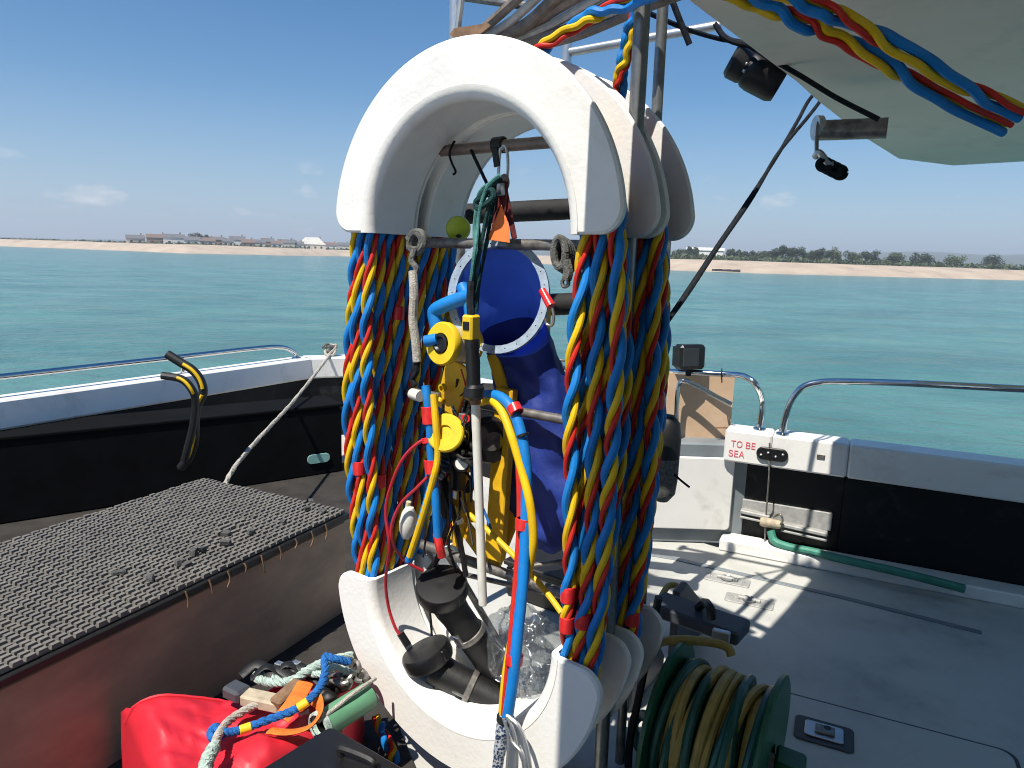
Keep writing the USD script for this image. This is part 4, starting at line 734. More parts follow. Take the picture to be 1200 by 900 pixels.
t.part('front_disc', lathe([(0, 0.0), (0.050, 0.0), (0.054, 0.005), (0.054, 0.018), (0.050, 0.022), (0.022, 0.022), (0.02, 0.016), (0, 0.016)], c, d, 36), 'yellow_plastic'); t.part('drum', lathe([(0, 0), (0.034, 0), (0.034, -0.05), (0, -0.05)], c, d, 28), 'black_plastic'); t.part('back_disc', lathe([(0, -0.05), (0.046, -0.05), (0.046, -0.06), (0, -0.06)], c, d, 30), 'yellow_plastic'); t.done()
r = np.random.default_rng(21); t = Thing('black_cables', 'tangle of thin black cables and fittings around the second yellow reel', 'cables')
for k in range(7):
    ang = r.uniform(0.4, 4.2, 6); rr = r.uniform(8, 32, 6); t.part('cable', cord([PA(533 + q * math.cos(x) * 1.1, 524 + q * math.sin(x) * 0.95, r.uniform(0.03, 0.13)) for q, x in zip(rr, ang)], r.uniform(0.003, 0.0055), 6, 8), 'black_rubber')
for x, y, w_, l_ in ((527, 525, 0.06, 26), (520, 545, 0.08, 22), (545, 520, 0.09, 30), (515, 517, 0.06, 14)): t.part('connector', rod(PA(x - l_ / 2, y - 3, w_), PA(x + l_ / 2, y + 5, w_), 0.013, 12), 'black_plastic')
t.part('shackle', cord([PA(508, 512, 0.03), PA(511, 507, 0.03), PA(516, 509, 0.03), PA(514, 515, 0.03)], 0.005), 'steel')
t.part('lead', cord([PA(513, 548, 0.09), PA(520, 575, 0.09), PA(527, 605, 0.10), PA(520, 632, 0.11), PA(514, 652, 0.11), PA(503, 668, 0.12)], 0.009), 'black_rubber'); t.part('lead', cord([PA(521, 560, 0.1), PA(531, 600, 0.1), PA(540, 640, 0.11), PA(546, 675, 0.12)], 0.0085), 'black_rubber')
rc_ = np.random.default_rng(64)
for k in range(12):
    x0 = rc_.uniform(498, 556); y0 = rc_.uniform(428, 520); pts_ = [(x0, y0)]
    for _ in range(5): pts_.append((pts_[-1][0] + rc_.uniform(-13, 13), pts_[-1][1] + rc_.uniform(14, 40)))
    t.part('thin_cable', cord([PA(x, y, rc_.uniform(0.05, 0.15)) for x, y in pts_], rc_.uniform(0.0025, 0.0045), 6, 8), ('black_rubber', 'black_rubber', 'copper_wire', 'black_rubber', 'blue_rope')[k % 5])
for k in range(9): t.part('hose_clamp', lathe([(0.008, -0.006), (0.0125, -0.006), (0.0125, 0.006), (0.008, 0.006)], PA(rc_.uniform(500, 558), rc_.uniform(440, 620), rc_.uniform(0.05, 0.12)), rc_.normal(size=3), 12), ('steel', 'red_tape', 'yellow_plastic')[k % 3])
t.part('valve_block', obox(PA(536, 560, 0.1), SI, AX, ZZ, 0.02, 0.02, 0.035, 0.005), 'black_plastic'); t.part('valve_block', obox(PA(546, 492, 0.12), SI, AX, ZZ, 0.016, 0.018, 0.022, 0.004), 'dull_steel')
t.part('pressure_gauge', lathe([(0, 0.012), (0.022, 0.012), (0.025, 0.006), (0.025, -0.012), (0, -0.014)], PA(541, 543, 0.06), unit(EYE - PA(541, 543, 0.06)), 24), 'black_plastic'); t.part('gauge_face', lathe([(0, 0.0135), (0.018, 0.0135), (0.018, 0.012)], PA(541, 543, 0.06), unit(EYE - PA(541, 543, 0.06)), 24), 'white_pvc')
t.part('hanging_pouch', ball(PA(522, 585, 0.1), 0.03, 2, (0.6, 0.5, 2.0), 0.3, 3), 'black_rubber'); t.done()
# dark drum-like thing right of the rod, and the yellow frame
t = Thing('black_winch_wheel', 'black wheel behind the white rod, partly hidden by the yellow frame', 'wheel'); c = PA(574, 515, 0.19); d = unit(SI * 0.8 - AX * 0.5)
t.part('tyre', lathe([(0.03, -0.03), (0.062, -0.028), (0.07, -0.012), (0.07, 0.012), (0.062, 0.028), (0.03, 0.03)], c, d, 30), 'black_rubber'); t.part('rim', lathe([(0, -0.018), (0.03, -0.02), (0.03, 0.022), (0, 0.018)], c, d, 20), 'dull_steel'); t.done()
t = Thing('transducer_stand', 'yellow painted steel leg frame standing inside the rack behind the cables', 'stand')
def yb(p, q, w0, w1, wide, thick=0.012, nm='leg'): t.part(nm, bar(PA(*p, w0), PA(*q, w1), wide, thick, up=AX), 'yellow_paint')
yb((538, 425), (524, 482), 0.11, 0.12, 0.088, nm='top_plate'); yb((522, 470), (548, 512), 0.15, 0.17, 0.045); yb((545, 540), (536, 640), 0.16, 0.17, 0.03, 0.02); yb((577, 415), (597, 478), 0.22, 0.25, 0.04); yb((594, 455), (580, 655), 0.22, 0.20, 0.062, 0.03); yb((636, 350), (631, 460), 0.36, 0.36, 0.042, 0.04)
yb((528, 630), (552, 585), 0.22, 0.24, 0.05, 0.02, 'foot_plate'); yb((541, 612), (581, 668), 0.24, 0.24, 0.055, 0.014, 'foot_plate'); yb((578, 660), (602, 600), 0.24, 0.27, 0.055, 0.014, 'foot_plate'); yb((543, 575), (553, 612), 0.20, 0.2, 0.045, 0.02, 'foot_plate')
t.part('bolt', rod(PA(548, 570, 0.16), PA(548, 570, 0.2), 0.02, 14), 'black_plastic'); t.done()
solo_cord('yellow_hose', 'straight thin yellow hose slanting down to the right across the rack', 'hose', [PA(527, 584, 0.14), PA(550, 603, 0.13), PA(585, 634, 0.12), PA(620, 670, 0.11), PA(645, 700, 0.10), PA(658, 718, 0.09)], 0.0085, 'yellow_hose')
# whips of three hoses with red tape
def band(t, p, q, r_): t.part('tape_band', lathe([(r_ * 0.8, 0), (r_, 0.002), (r_, np.linalg.norm(q - p)), (r_ * 0.8, np.linalg.norm(q - p) + 0.002)], p, q - p, 16), 'red_tape')
t = Thing('right_hose_whip', 'blue, yellow and red hoses banded with red tape, hanging in front to the bottom guide', 'hose')
WB = lambda pts: [PA(x, y, w_) for x, y, w_ in pts]
t.part('blue_hose', cord(WB([(560, 466, 0.12), (578, 463, 0.10), (594, 471, 0.08), (605, 490, 0.07), (613, 520, 0.06), (617, 560, 0.05), (616, 620, 0.03), (613, 680, 0.01), (607, 740, -0.02), (602, 790, -0.035), (594, 846, -0.04)]), 0.0150, 12), 'blue_hose')
t.part('yellow_hose', cord(WB([(562, 471, 0.12), (576, 470, 0.09), (588, 482, 0.07), (599, 510, 0.05), (611, 550, 0.04), (621, 590, 0.03), (625, 630, 0.03), (621, 660, 0.035), (611, 700, 0.045), (602, 740, 0.01), (593, 790, -0.02), (588, 843, -0.03)]), 0.0115, 12), 'yellow_hose')
t.part('red_hose', cord(WB([(596, 490, 0.10), (606, 530, 0.08), (609, 570, 0.065), (609, 620, 0.05), (605, 680, 0.02), (600, 740, -0.01), (595, 790, -0.03), (590, 845, -0.033)]), 0.0095, 10), 'red_hose')
for (a0, b0), (a1, b1), w0, w1, r_ in (((601, 475), (606, 484), 0.072, 0.066, 0.0195), ((614.5, 607), (614, 620), 0.038, 0.035, 0.024), ((603.5, 766), (602, 778), -0.022, -0.026, 0.023)): band(t, PA(a0, b0, w0), PA(a1, b1, w1), r_)
band(t, PA(612, 508, 0.06), PA(613, 511, 0.06), 0.017); t.parts[-1][2] = 'black_rubber'; t.done()
t = Thing('braided_grip', 'silver and blue woven wire grip with loops where the front hoses end', 'cable grip')
t.part('sleeve', tube(spline(WB([(592, 840, -0.035), (588, 862, -0.045), (585, 885, -0.05), (581, 915, -0.055), (578, 950, -0.06)]), 8), [0.020] * 8 + [0.017] * 8 + [0.015] * 8 + [0.012] * 9, 14), 'braid')
for k, pts in enumerate(([(594, 838), (607, 850), (616, 872), (621, 900), (623, 940)], [(594, 840), (602, 858), (606, 885), (604, 920)], [(590, 842), (598, 866), (612, 884), (616, 905), (610, 935)], [(592, 845), (596, 870), (594, 905), (590, 935)])): t.part('loop', cord([PA(x, y, -0.05 - 0.006 * k) for x, y in pts], 0.0042 if k else 0.006), 'aluminium')
t.part('tape_band', lathe([(0.021, 0), (0.024, 0.003), (0.024, 0.016), (0.021, 0.02)], PA(593, 838, -0.035), PA(591, 850, -0.04) - PA(593, 838, -0.035), 14), 'dark_rope'); t.done()
t = Thing('left_hose_whip', 'blue and yellow hoses banded with red tape beside the left hose loops', 'hose')
t.part('blue_hose', cord(WB([(499, 452, 0.02), (501, 470, 0.015), (504, 500, 0.015), (505, 530, 0.015), (508, 560, 0.015), (511, 590, 0.015), (513, 630, 0.02)]), 0.0125, 12), 'blue_hose'); t.part('yellow_hose', cord(WB([(508, 462, 0.02), (511, 500, 0.012), (513, 535, 0.012), (508, 560, 0.005), (497, 600, 0.005), (480, 652, 0.005)]), 0.010, 10), 'yellow_hose')
t.part('blue_hose', cord(WB([(503, 545, 0.03), (503, 575, 0.03), (494, 610, 0.03), (486, 640, 0.02), (479, 657, 0.02)]), 0.0125, 12), 'blue_hose'); t.part('red_end', cord(WB([(512, 625, 0.02), (515, 640, 0.02), (518, 652, 0.03)]), 0.0125, 10), 'red_tape')
for (a0, b0), (a1, b1) in (((502, 476), (504, 496)), ((505, 538), (507, 554)), ((502, 512), (503, 518))): band(t, PA(a0, b0, 0.02), PA(a1, b1, 0.02), 0.0215)
t.done()
solo_cord('red_wire', 'thin red wire arching from the left whip down to the lower black cylinder', 'wire', WB([(511, 512, 0.03), (492, 518, 0.0), (472, 538, -0.015), (458, 570, -0.02), (452, 600, -0.02)]) + WB([(456, 640, -0.015), (452, 680, 0.01), (455, 710, 0.03), (463, 735, 0.04), (471, 747, 0.05)]), 0.0050, 'copper_wire')
solo_cord('red_wire', 'thin red wire crossing the left hoses to the upper black cylinder', 'wire', WB([(505, 555, 0.02), (488, 572, 0.0), (470, 590, -0.01), (460, 612, -0.015), (459, 632, -0.01), (468, 650, 0.03), (482, 662, 0.06), (496, 669, 0.09)]), 0.0048, 'copper_wire')
t = Thing('white_buoy', 'small white oval buoy tucked behind the left yellow and blue hoses', 'buoy'); c = PA(478, 612, 0.06); t.part('body', lathe([(0, -0.055), (0.012, -0.052), (0.022, -0.03), (0.026, 0.0), (0.022, 0.03), (0.012, 0.05), (0, 0.054)], c, unit(ZZ + SI * 0.15), 22), 'white_pvc'); t.part('cap', rod(c + ZZ * 0.05, c + ZZ * 0.066 + SI * 0.003, 0.008, 10), 'cream_plastic'); t.done()
# black cylinders in the lower guide
def cylinder(label, top, end, r_, collar_c, tilt, k):
    t = Thing('black_cylinder', label, 'cylinder'); a, b = PA(*top), PA(*end); L_ = np.linalg.norm(b - a); d = unit(b - a)
    t.part('body', lathe([(r_ * 0.55, 0.03), (r_ * 0.7, 0.0), (r_, 0.0), (r_ * 1.02, 0.02), (r_ * 0.95, 0.05), (r_ * 0.92, L_ * 0.6), (r_ * 0.98, L_ * 0.8), (r_ * 0.8, L_), (0, L_)], a, d, 30), 'black_rubber')
    cc = PA(*collar_c); cd = unit(np.array(tilt)); t.part('collar', lathe([(r_ * 1.25, -0.022), (r_ * 1.50, -0.024), (r_ * 1.58, -0.012), (r_ * 1.58, 0.014), (r_ * 1.48, 0.024), (r_ * 0.6, 0.028), (0, 0.026)], cc, cd, 36), 'black_plastic')
    for s_ in (-1, 1): t.part('clip', obox(cc + np.cross(cd, AX) * r_ * 1.55 * s_, cd, AX, np.cross(cd, AX), 0.018, 0.012, 0.008, 0.003), 'black_plastic')
    t.part('hose_band', lathe([(r_ * 0.96, 0.12), (r_ * 1.05, 0.122), (r_ * 1.05, 0.138), (r_ * 0.96, 0.14)], a, d, 30), 'dull_steel'); t.part('buckle', obox(a + d * 0.13 - AX * r_ * 1.05, d, SI, AX, 0.016, 0.012, 0.006, 0.002), 'steel'); return t
t = cylinder('black cylinder with a wide black collar, upper of the two in the lower guide', (524, 706, 0.10), (592, 800, 0.24), 0.050, (518, 690, 0.09), SI * 0.18 - AX * 0.35 + ZZ * 0.9, 0); t.part('cable_gland', rod(PA(497, 672, 0.09), PA(503, 680, 0.09), 0.012, 12), 'black_plastic'); t.part('pull_cord', cord(WB([(500, 700, 0.1), (504, 720, 0.12), (506, 745, 0.12)]), 0.004), 'black_rubber'); t.done()
t = cylinder('black cylinder with a domed black collar, lower of the two in the lower guide', (508, 782, 0.09), (612, 836, 0.20), 0.050, (501, 768, 0.08), SI * -0.35 - AX * 0.2 + ZZ * 0.9, 1); t.part('cable_gland', rod(PA(469, 742, 0.05), PA(478, 756, 0.06), 0.012, 12), 'black_plastic'); t.done()
t = Thing('plug_cord', 'thin black cord ending in a small black plug on the lower guide', 'cord'); t.part('cord', cord(WB([(486, 790, 0.08), (495, 803, 0.08), (506, 806, 0.07), (516, 796, 0.07), (524, 788, 0.08)]), 0.0035), 'black_rubber'); t.part('plug', rod(PA(503, 813, 0.07), PA(513, 802, 0.07), 0.010, 12), 'black_plastic'); t.done()
c = G(648, 700); t = Thing('crate', 'low black crate on the deck behind the rack, below the drogue tail', 'crate'); t.part('body', obox(c + ZZ * 0.085, SI, AX, ZZ, 0.19, 0.13, 0.083, 0.012), 'black_rubber')
t.part('rim', obox(c + ZZ * 0.172, SI, AX, ZZ, 0.2, 0.14, 0.012, 0.005), 'black_rubber'); t.done()
# crumpled clear plastic bag
def crumple(sub, seed, k):
    m = trimesh.creation.icosphere(sub); v = m.vertices; g = np.random.default_rng(seed)
    nz = meshkit.fbm(v * 1.5 + 20 + seed, 2, 8) - 0.5; ridge = np.abs(meshkit.fbm(v * np.array([3.2, 2.2, 1.3]) + 9 + seed, 2, 2) - 0.5)
    v = v * (1 + 0.7 * nz - 1.0 * ridge)[:, None] * k
    m.vertices = PA(616, 764, 0.20) + np.outer(v[:, 0] * 0.135, SI) + np.outer(v[:, 1] * 0.08, AX) + np.outer(v[:, 2] * 0.14, ZZ); return m
m = cat([crumple(5, 1, 1.0), crumple(4, 5, 0.75)])
solo('plastic_bag', m, 'clear_film', 'crumpled clear plastic bag beside the black cylinders behind the hanging hoses', 'bag', smooth=True)

# ================================================================== UNDER THE ROOF
t = Thing('loudhailer', 'black cylindrical loudspeaker slung under the edge of the roof', 'loudspeaker'); a, b = P(856, 70, 2.55), P(914, 100, 2.52); d = unit(b - a); L_ = np.linalg.norm(b - a); dn = unit(np.cross(d, [0, 1, 0]))
t.part('body', lathe([(0, 0), (0.045, 0), (0.056, 0.012), (0.056, 0.05), (0.052, 0.06), (0.06, 0.07), (0.064, 0.09), (0.064, L_ - 0.02), (0.055, L_), (0, L_)], a, d, 28), 'black_plastic')
for k in (0.35, 0.75): t.part('clip', obox(a + d * L_ * k + np.cross(d, dn) * 0.0 + dn * 0.062, d, np.cross(d, dn), dn, 0.012, 0.02, 0.012, 0.003), 'black_plastic')
for x, y in ((875, 75), (872, 83)): t.part('screw', ball(P(x, y, 2.487), 0.006, 1), 'steel')
t.part('bracket', bar(P(888, 76, 2.56), P(896, 58, 2.56), 0.04, 0.008, up=[0, 1, 0]), 'black_plastic'); t.done()
solo_cord('black_cable', 'black cable sagging from the poles along the roof edge past the loudspeaker', 'cable', [P(735, -10, 2.3), P(752, 10, 2.35), P(780, 24, 2.4), P(810, 36, 2.45), P(845, 46, 2.5), P(870, 50, 2.5), P(905, 70, 2.4), P(940, 90, 2.35), P(981, 115, 2.3), P(1030, 140, 2.25)], 0.008, 'dark_rope')
solo_cord('black_cable', 'short black cable end hanging by the roof corner right of the poles', 'cable', [P(782, -15, 2.4), P(792, 12, 2.4), P(800, 32, 2.4), P(808, 52, 2.4)], 0.010, 'dark_rope')
solo_cord('black_cable', 'black cable looping over the top of the loudspeaker', 'cable', [P(838, 28, 2.5), P(850, 44, 2.48), P(872, 52, 2.45), P(895, 53, 2.45), P(908, 58, 2.46), P(908, 68, 2.5), P(898, 76, 2.52)], 0.010, 'dark_rope')
t = Thing('black_rope_pair', 'pair of black ropes running from the roof edge down to the right hoses', 'rope')
for pts in ([(962, 100, 3.05), (947, 119, 3.05), (934, 143, 3.0), (908, 187, 2.9), (876, 236, 2.75), (838, 292, 2.6), (806, 340, 2.45), (785, 371, 2.36), (765, 398, 2.28)], [(972, 104, 3.05), (957, 124, 3.05), (946, 138, 3.0), (930, 157, 2.96), (909, 184, 2.88), (880, 234, 2.74), (842, 289, 2.58), (810, 338, 2.44), (788, 369, 2.35), (768, 396, 2.27)]): t.part('rope', cord([P(*q) for q in pts], 0.0075), 'dark_rope')
t.done()
t = Thing('pipe_bracket', 'steel pipe bracket with dark shackles under the roof at the right edge', 'bracket'); t.part('pipe', rod(P(957, 153, 2.6), P(1040, 150, 2.5), 0.034, 20), 'dull_steel'); t.part('flange', rod(P(955, 150, 2.6), P(962, 150, 2.6), 0.042, 20), 'steel')
t.part('hanger', bar(P(957, 160, 2.58), P(957, 183, 2.58), 0.012, 0.012, up=[0, 1, 0]), 'dull_steel'); t.part('shackle', cord([P(955, 184, 2.58), P(960, 179, 2.56), P(968, 188, 2.56), P(975, 194, 2.56)], 0.012), 'steel')
for k in range(4): t.part('chain_link', cord([P(966 + 6 * k + 7 * math.cos(x), 193 + 3 * k + 6 * math.sin(x), 2.56 + 0.03 * (k % 2)) for x in np.linspace(0, 6.28, 9)], 0.011, 8, 4), 'dark_rope')
t.done()
# bundle of brown and grey cables over the top guide
cb_ = [((556, 44), (620, -14), 'cable_brown', .016), ((566, 47), (640, -12), 'cable_grey', .014), ((577, 48), (662, -12), 'cable_brown', .018), ((585, 50), (690, -12), 'cable_brown', .017), ((592, 52), (715, -10), 'cable_grey', .013), ((600, 54), (735, -5), 'cable_brown', .016), ((608, 57), (752, 2), 'cable_grey', .012), ((616, 60), (760, 8), 'cable_brown', .012)]
for k, (p, q, m_, r_) in enumerate(cb_):
    a, b = PA(*p, 0.50), PA(*q, 0.36); mid = (a + b) / 2 - ZZ * 0.01 * (k % 3); rgt = b + (b - a) * 0.7
    lab = ['leftmost brown cable of the bundle rising behind the top guide', 'first pale grey cable of the bundle behind the top guide', 'thick brown cable left of the middle of the bundle', 'thick brown cable in the middle of the bundle', 'pale grey cable right of the middle of the bundle', 'brown cable third from the right in the bundle', 'pale grey cable next to the lowest of the bundle', 'lowest thin brown cable of the bundle above the bright twisted hoses'][k]
    solo_cord('overhead_cable', lab, 'cable', [a - (b - a) * 0.15 - ZZ * 0.03, a, mid, b, rgt], r_, m_, 'cables rising behind the top guide', k=8)
solo('wood_wedge', trimesh.convex.convex_hull(np.array([PA(x, y, w_) for x, y in ((527, 40), (532, 33), (572, 27), (575, 30), (560, 42), (530, 44)) for w_ in (0.36, 0.40)])), 'brown_wood', 'small brown wooden wedge beside the silver pole above the top guide', 'wedge')

# ================================================================== LEFT SIDE OF THE DECK
BZ = 0.47                                            # engine box with the rubber mat on top
bN, bR, bF = G(205, 696, BZ), G(406, 601, BZ), G(291, 549, BZ)
er = unit((bR - bN) * [1, 1, 0]); ef = unit(np.cross(ZZ, er)); Lr = np.linalg.norm((bR - bN)[:2])
def boxp(a, b): return bR - er * a + ef * b          # a metres back along the near edge, b metres away across the mat
LF = float(np.linalg.norm((bF - bR)[:2])); LA = Lr + 1.5
bc = boxp(LA / 2, LF / 2)
t = Thing('engine_box', 'brown sided engine box under the black rubber mat at the left', 'box')
t.part('body', obox([bc[0], bc[1], (BZ - 0.03) / 2 + 0.002], er, ef, ZZ, LA / 2, LF / 2, (BZ - 0.03) / 2, 0.012), 'brown_side')
t.part('top_edge', obox([bc[0], bc[1], BZ - 0.016], er, ef, ZZ, LA / 2 + 0.012, LF / 2 + 0.012, 0.0125, 0.003), 'black_rubber'); t.done()
r = np.random.default_rng(33); t = Thing('rubber_mat', 'worn black ribbed rubber mat lying on the brown engine box', 'mat')
t.part('base', obox([bc[0], bc[1], BZ], er, ef, ZZ, LA / 2 - 0.01, LF / 2 - 0.01, 0.003, 0.001), 'rubber_mat')
blocks = []; na_, nb_ = int(LA / 0.034), int(LF / 0.026)
unitbox = trimesh.creation.box((1, 1, 1)); uv_, uf_ = unitbox.vertices, unitbox.faces; bv, bf = [], []
for i in range(na_):
    for j in range(nb_):
        c = boxp(LA * (i + 0.5) / na_, LF * (j + 0.5 + 0.25 * (i % 2) * 0) / nb_); aa_, bb_ = LA * (i + 0.5) / na_, LF * (j + 0.5) / nb_; dmg = 0.66 + 0.5 * meshkit.noise(np.array([i * 0.5, j * 0.5, 0.5]), 6) - 0.75 * math.hypot((aa_ - 0.45) / 0.42, (bb_ - 0.26 - 0.12 * (0.45 - aa_)) / 0.12)
        h = 0.010 + 0.004 * r.random(); tw = (r.random(2) - 0.5) * (0.003 if dmg < 0.66 else 0.012); h *= 1.0 if dmg < 0.66 else r.uniform(0.6, 1.8)
        p = np.array([c[0], c[1], BZ + 0.003 + h / 2]) + er * tw[0] + ef * tw[1]
        v_ = uv_ * np.array([LA / na_ * 0.88, LF / nb_ * 0.62, h]); top = v_[:, 2] > 0; v_[top, :2] *= 0.82
        bv.append(p + v_[:, :1] * er + v_[:, 1:2] * ef + v_[:, 2:] * ZZ); bf.append(uf_ + 8 * len(bf))
t.part('rib_blocks', trimesh.Trimesh(np.vstack(bv), np.vstack(bf), process=False), 'rubber_mat', smooth=False, kind='stuff')
for k in range(14):                                  # torn, lifted lumps of rubber along the near edge
    a, b = r.uniform(0.0, 0.9), 0.10 + 0.16 * r.random() + 0.04 * math.sin(k)
    p = boxp(a, b); p = np.array([p[0], p[1], BZ + 0.018 + 0.008 * r.random()])
    t.part('torn_lump', obox(p, er * math.cos(k) + ef * math.sin(k), ef * math.cos(k) - er * math.sin(k), unit(ZZ + er * r.uniform(-.4, .4) + ef * r.uniform(-.4, .4)), 0.012 + 0.01 * r.random(), 0.010, 0.006 + 0.006 * r.random(), 0.002), 'worn_rubber')
for k in range(9):                                   # frayed ends hanging over the edge
    a = 0.15 + 0.085 * k + 0.03 * r.random(); p = boxp(a, -0.014); L_ = 0.03 + 0.05 * r.random()
    t.part('fray', cord([p + ZZ * 0.0, p - ef * 0.006 - ZZ * L_ * 0.5 + er * 0.004, p - ef * 0.004 - ZZ * L_ + er * r.uniform(-.015, .015)], 0.003, 5, 4), 'brown_wood')
t.done()
mp_ = [(-3.2, 0.6), (0.0, 0.6), (-0.12, 1.65), (-0.34, 2.15), (-0.62, 3.0), (-0.95, 5.35), (-2.5, 4.68), (-4.3, 1.8)]  # rubber matting, widened to paint in the shade by the box and red bag
solo('floor_mat_and_shade', slab(np.array(mp_), np.array([0, 0, 0.002]), np.array([1.0, 0, 0]), np.array([0, 1.0, 0]), ZZ, 0.010, 0.003), 'floor_rubber_and_shade', 'dark brown rubber floor mat covering the deck around the brown engine box', 'floor mat')
# long black bin against the far left bulwark, with its pale slot
p0, p1 = G(402, 554), G(-30, 622); e = unit((p1 - p0) * [1, 1, 0]); f = np.cross(e, ZZ); f = f if f[1] > 0 else -f; L_ = np.linalg.norm((p1 - p0)[:2])
t = Thing('storage_bin', 'long black storage bin with a pale aqua slot, standing behind the rubber mat', 'bin'); c = (p0 + p1) / 2 + f * 0.17
t.part('body', obox(c + ZZ * 0.25, e, f, ZZ, L_ / 2, 0.17, 0.248, 0.02), 'matt_black'); t.part('lid', obox(c + ZZ * 0.51, e, f, ZZ, L_ / 2 + 0.008, 0.178, 0.010, 0.005), 'matt_black')
d = ray(373, 537); q = EYE + d * (((p0 - EYE) @ f) / (d @ f)) - f * 0.004
t.part('slot', slab(outline(sg.LineString([(-0.05, 0), (0.05, 0)]).buffer(0.034)), q, -e, unit(ZZ), -f, 0.006, 0.002), 'aqua_slot'); t.done()
# mooring rope from the corner to the mat
cl = G(388, 417, 0.70) + ZZ * 0.02; mp = boxp(0.0, LF) ; mp = G(272, 552, 0.46)
t = Thing('mooring_rope', 'taut white mooring rope from the corner knot down behind the rubber mat', 'rope')
pth = spline([cl, cl * 0.5 + mp * 0.5 - ZZ * 0.02, mp, mp - ZZ * 0.2 + (mp - cl) * 0.08], 60); Lp = np.linalg.norm(np.diff(pth, axis=0), axis=1).sum()
for nm, m in twisted(pth, False, Lp, 9, pitch=0.055, hoses=(('strand', 0.0072, 0), ('strand', 0.0072, 2.09), ('strand', 0.0072, 4.19)), off=0.006, n=7): t.part(nm, m, 'pale_rope')
for k in range(3): t.part('knot_turn', cord([cl + np.array([0.045 * math.cos(x), 0.03 * math.sin(x) + 0.02 * k - 0.02, 0.03 + 0.045 * math.sin(x + k)]) for x in np.linspace(0, 6.28, 10)], 0.012, 8, 5), 'pale_rope')
t.part('cleat', lathe([(0, -0.03), (0.035, -0.03), (0.025, 0.0), (0.02, 0.05), (0.04, 0.06), (0.04, 0.075), (0, 0.08)], cl, ZZ, 18), 'dull_steel'); t.part('loose_end', cord([cl + ZZ * 0.06, cl + np.array([-0.03, -0.02, 0.085]), cl + np.array([-0.07, -0.03, 0.05])], 0.01), 'grey_rope'); t.done()
# hanging black hose with yellow stripes at the left edge
t = Thing('striped_hose', 'black hose with yellow stripes hanging in a loop at the left edge', 'hose'); pts = [P(196, 415, 3.6), P(212, 425, 3.6), P(226, 434, 3.6), P(235, 446, 3.6), P(238, 460, 3.6), P(232, 474, 3.6), P(229, 490, 3.6), P(228, 515, 3.62), P(222, 535, 3.64), P(212, 548, 3.66)]
t.part('hose', cord(pts, 0.023, 12), 'black_rubber'); py_ = spline(pts, 10) + np.array([0.006, -0.0205, 0.004])
t.part('stripe', tube(py_[12:38], 0.009, 7), 'yellow_hose'); t.part('stripe', tube(py_[42:56], 0.009, 7), 'yellow_hose'); t.part('stripe', tube(py_[60:84], 0.007, 7), 'yellow_hose')
pts2 = [P(190, 440, 3.5), P(212, 444, 3.5), P(224, 455, 3.5), P(229, 470, 3.52), P(226, 500, 3.54), P(216, 540, 3.56)]; t.part('hose', cord(pts2, 0.02, 10), 'black_rubber'); t.part('stripe', tube((spline(pts2, 10) + np.array([0.004, -0.018, 0.004]))[8:26], 0.008, 7), 'yellow_hose'); t.done()
# ---- red bag, black case and the ropes on them
RZb = 0.27
cs4 = [G(140, 815, RZb), G(424, 778, RZb), G(404, 842, RZb), G(215, 975, RZb)]
nu, nv = 60, 34; U_, V_ = np.meshgrid(np.linspace(0, 1, nu), np.linspace(0, 1, nv), indexing='ij')
pt = (cs4[0][None, None] * ((1 - U_) * (1 - V_))[..., None] + cs4[1] * (U_ * (1 - V_))[..., None] + cs4[2] * (U_ * V_)[..., None] + cs4[3] * ((1 - U_) * V_)[..., None])
edge = np.minimum(np.minimum(U_, 1 - U_) * 2.2, np.minimum(V_, 1 - V_)) * 2
pt[..., 2] = RZb - 0.07 * np.clip(1 - edge / 0.45, 0, 1) ** 2.2 + 0.05 * (meshkit.fbm(np.stack([U_ * 5, V_ * 3, 0 * U_], -1) + 3, 3, 5) - 0.5) + 0.016 * np.sin(U_ * 9 + V_ * 4) - 0.07 * np.clip(0.10 - np.abs(meshkit.fbm(np.stack([U_ * 4 + V_, V_ * 5 - U_ * 2, 0 * U_], -1) + 11, 3, 6) - 0.5), 0, 1) * 2
v = pt.reshape(-1, 3); i, j = np.meshgrid(np.arange(nu - 1), np.arange(nv - 1), indexing='ij'); top = np.stack([i * nv + j, (i + 1) * nv + j, (i + 1) * nv + j + 1, i * nv + j + 1], -1).reshape(-1, 4)
brd = [(k, 0) for k in range(nu)] + [(nu - 1, k) for k in range(1, nv)] + [(k, nv - 1) for k in range(nu - 2, -1, -1)] + [(0, k) for k in range(nv - 2, 0, -1)]
bi = np.array([a * nv + b for a, b in brd]); low = v[bi].copy(); cm = v.mean(0); low[:, :2] += (low[:, :2] - cm[:2]) * 0.03; low[:, 2] = 0.004; k = np.arange(len(bi)); k2 = (k + 1) % len(bi)
skirt = np.stack([bi[k], bi[k2], len(v) + k2, len(v) + k], 1); m = quads(np.vstack([v, low]), np.vstack([top, skirt])); trimesh.repair.fix_normals(m)
t = Thing('red_bag', 'creased bright red vinyl bag lying beside the brown engine box', 'bag'); t.part('body', m, 'red_vinyl', smooth=50)
t.part('seam', tube(np.array([pt[k, 3] + ZZ * 0.004 for k in range(0, nu, 2)]), 0.006, 6), 'red_vinyl'); t.done()
def bagz(px, py, up=0.012): return G(px, py, RZb + up)
def on_bag(pts, up=0.012): return [bagz(x, y, up + (q[0] if q else 0)) for x, y, *q in pts]
t = Thing('black_case', 'matt black case standing in front of the red bag at the bottom', 'case'); kz = 0.34
kp = [G(388, 847, kz), G(505, 915, kz), G(440, 985, kz), G(262, 925, kz)]; o_ = kp[0]
kx = [np.array([(p - o_)[0], (p - o_)[1]]) for p in kp]
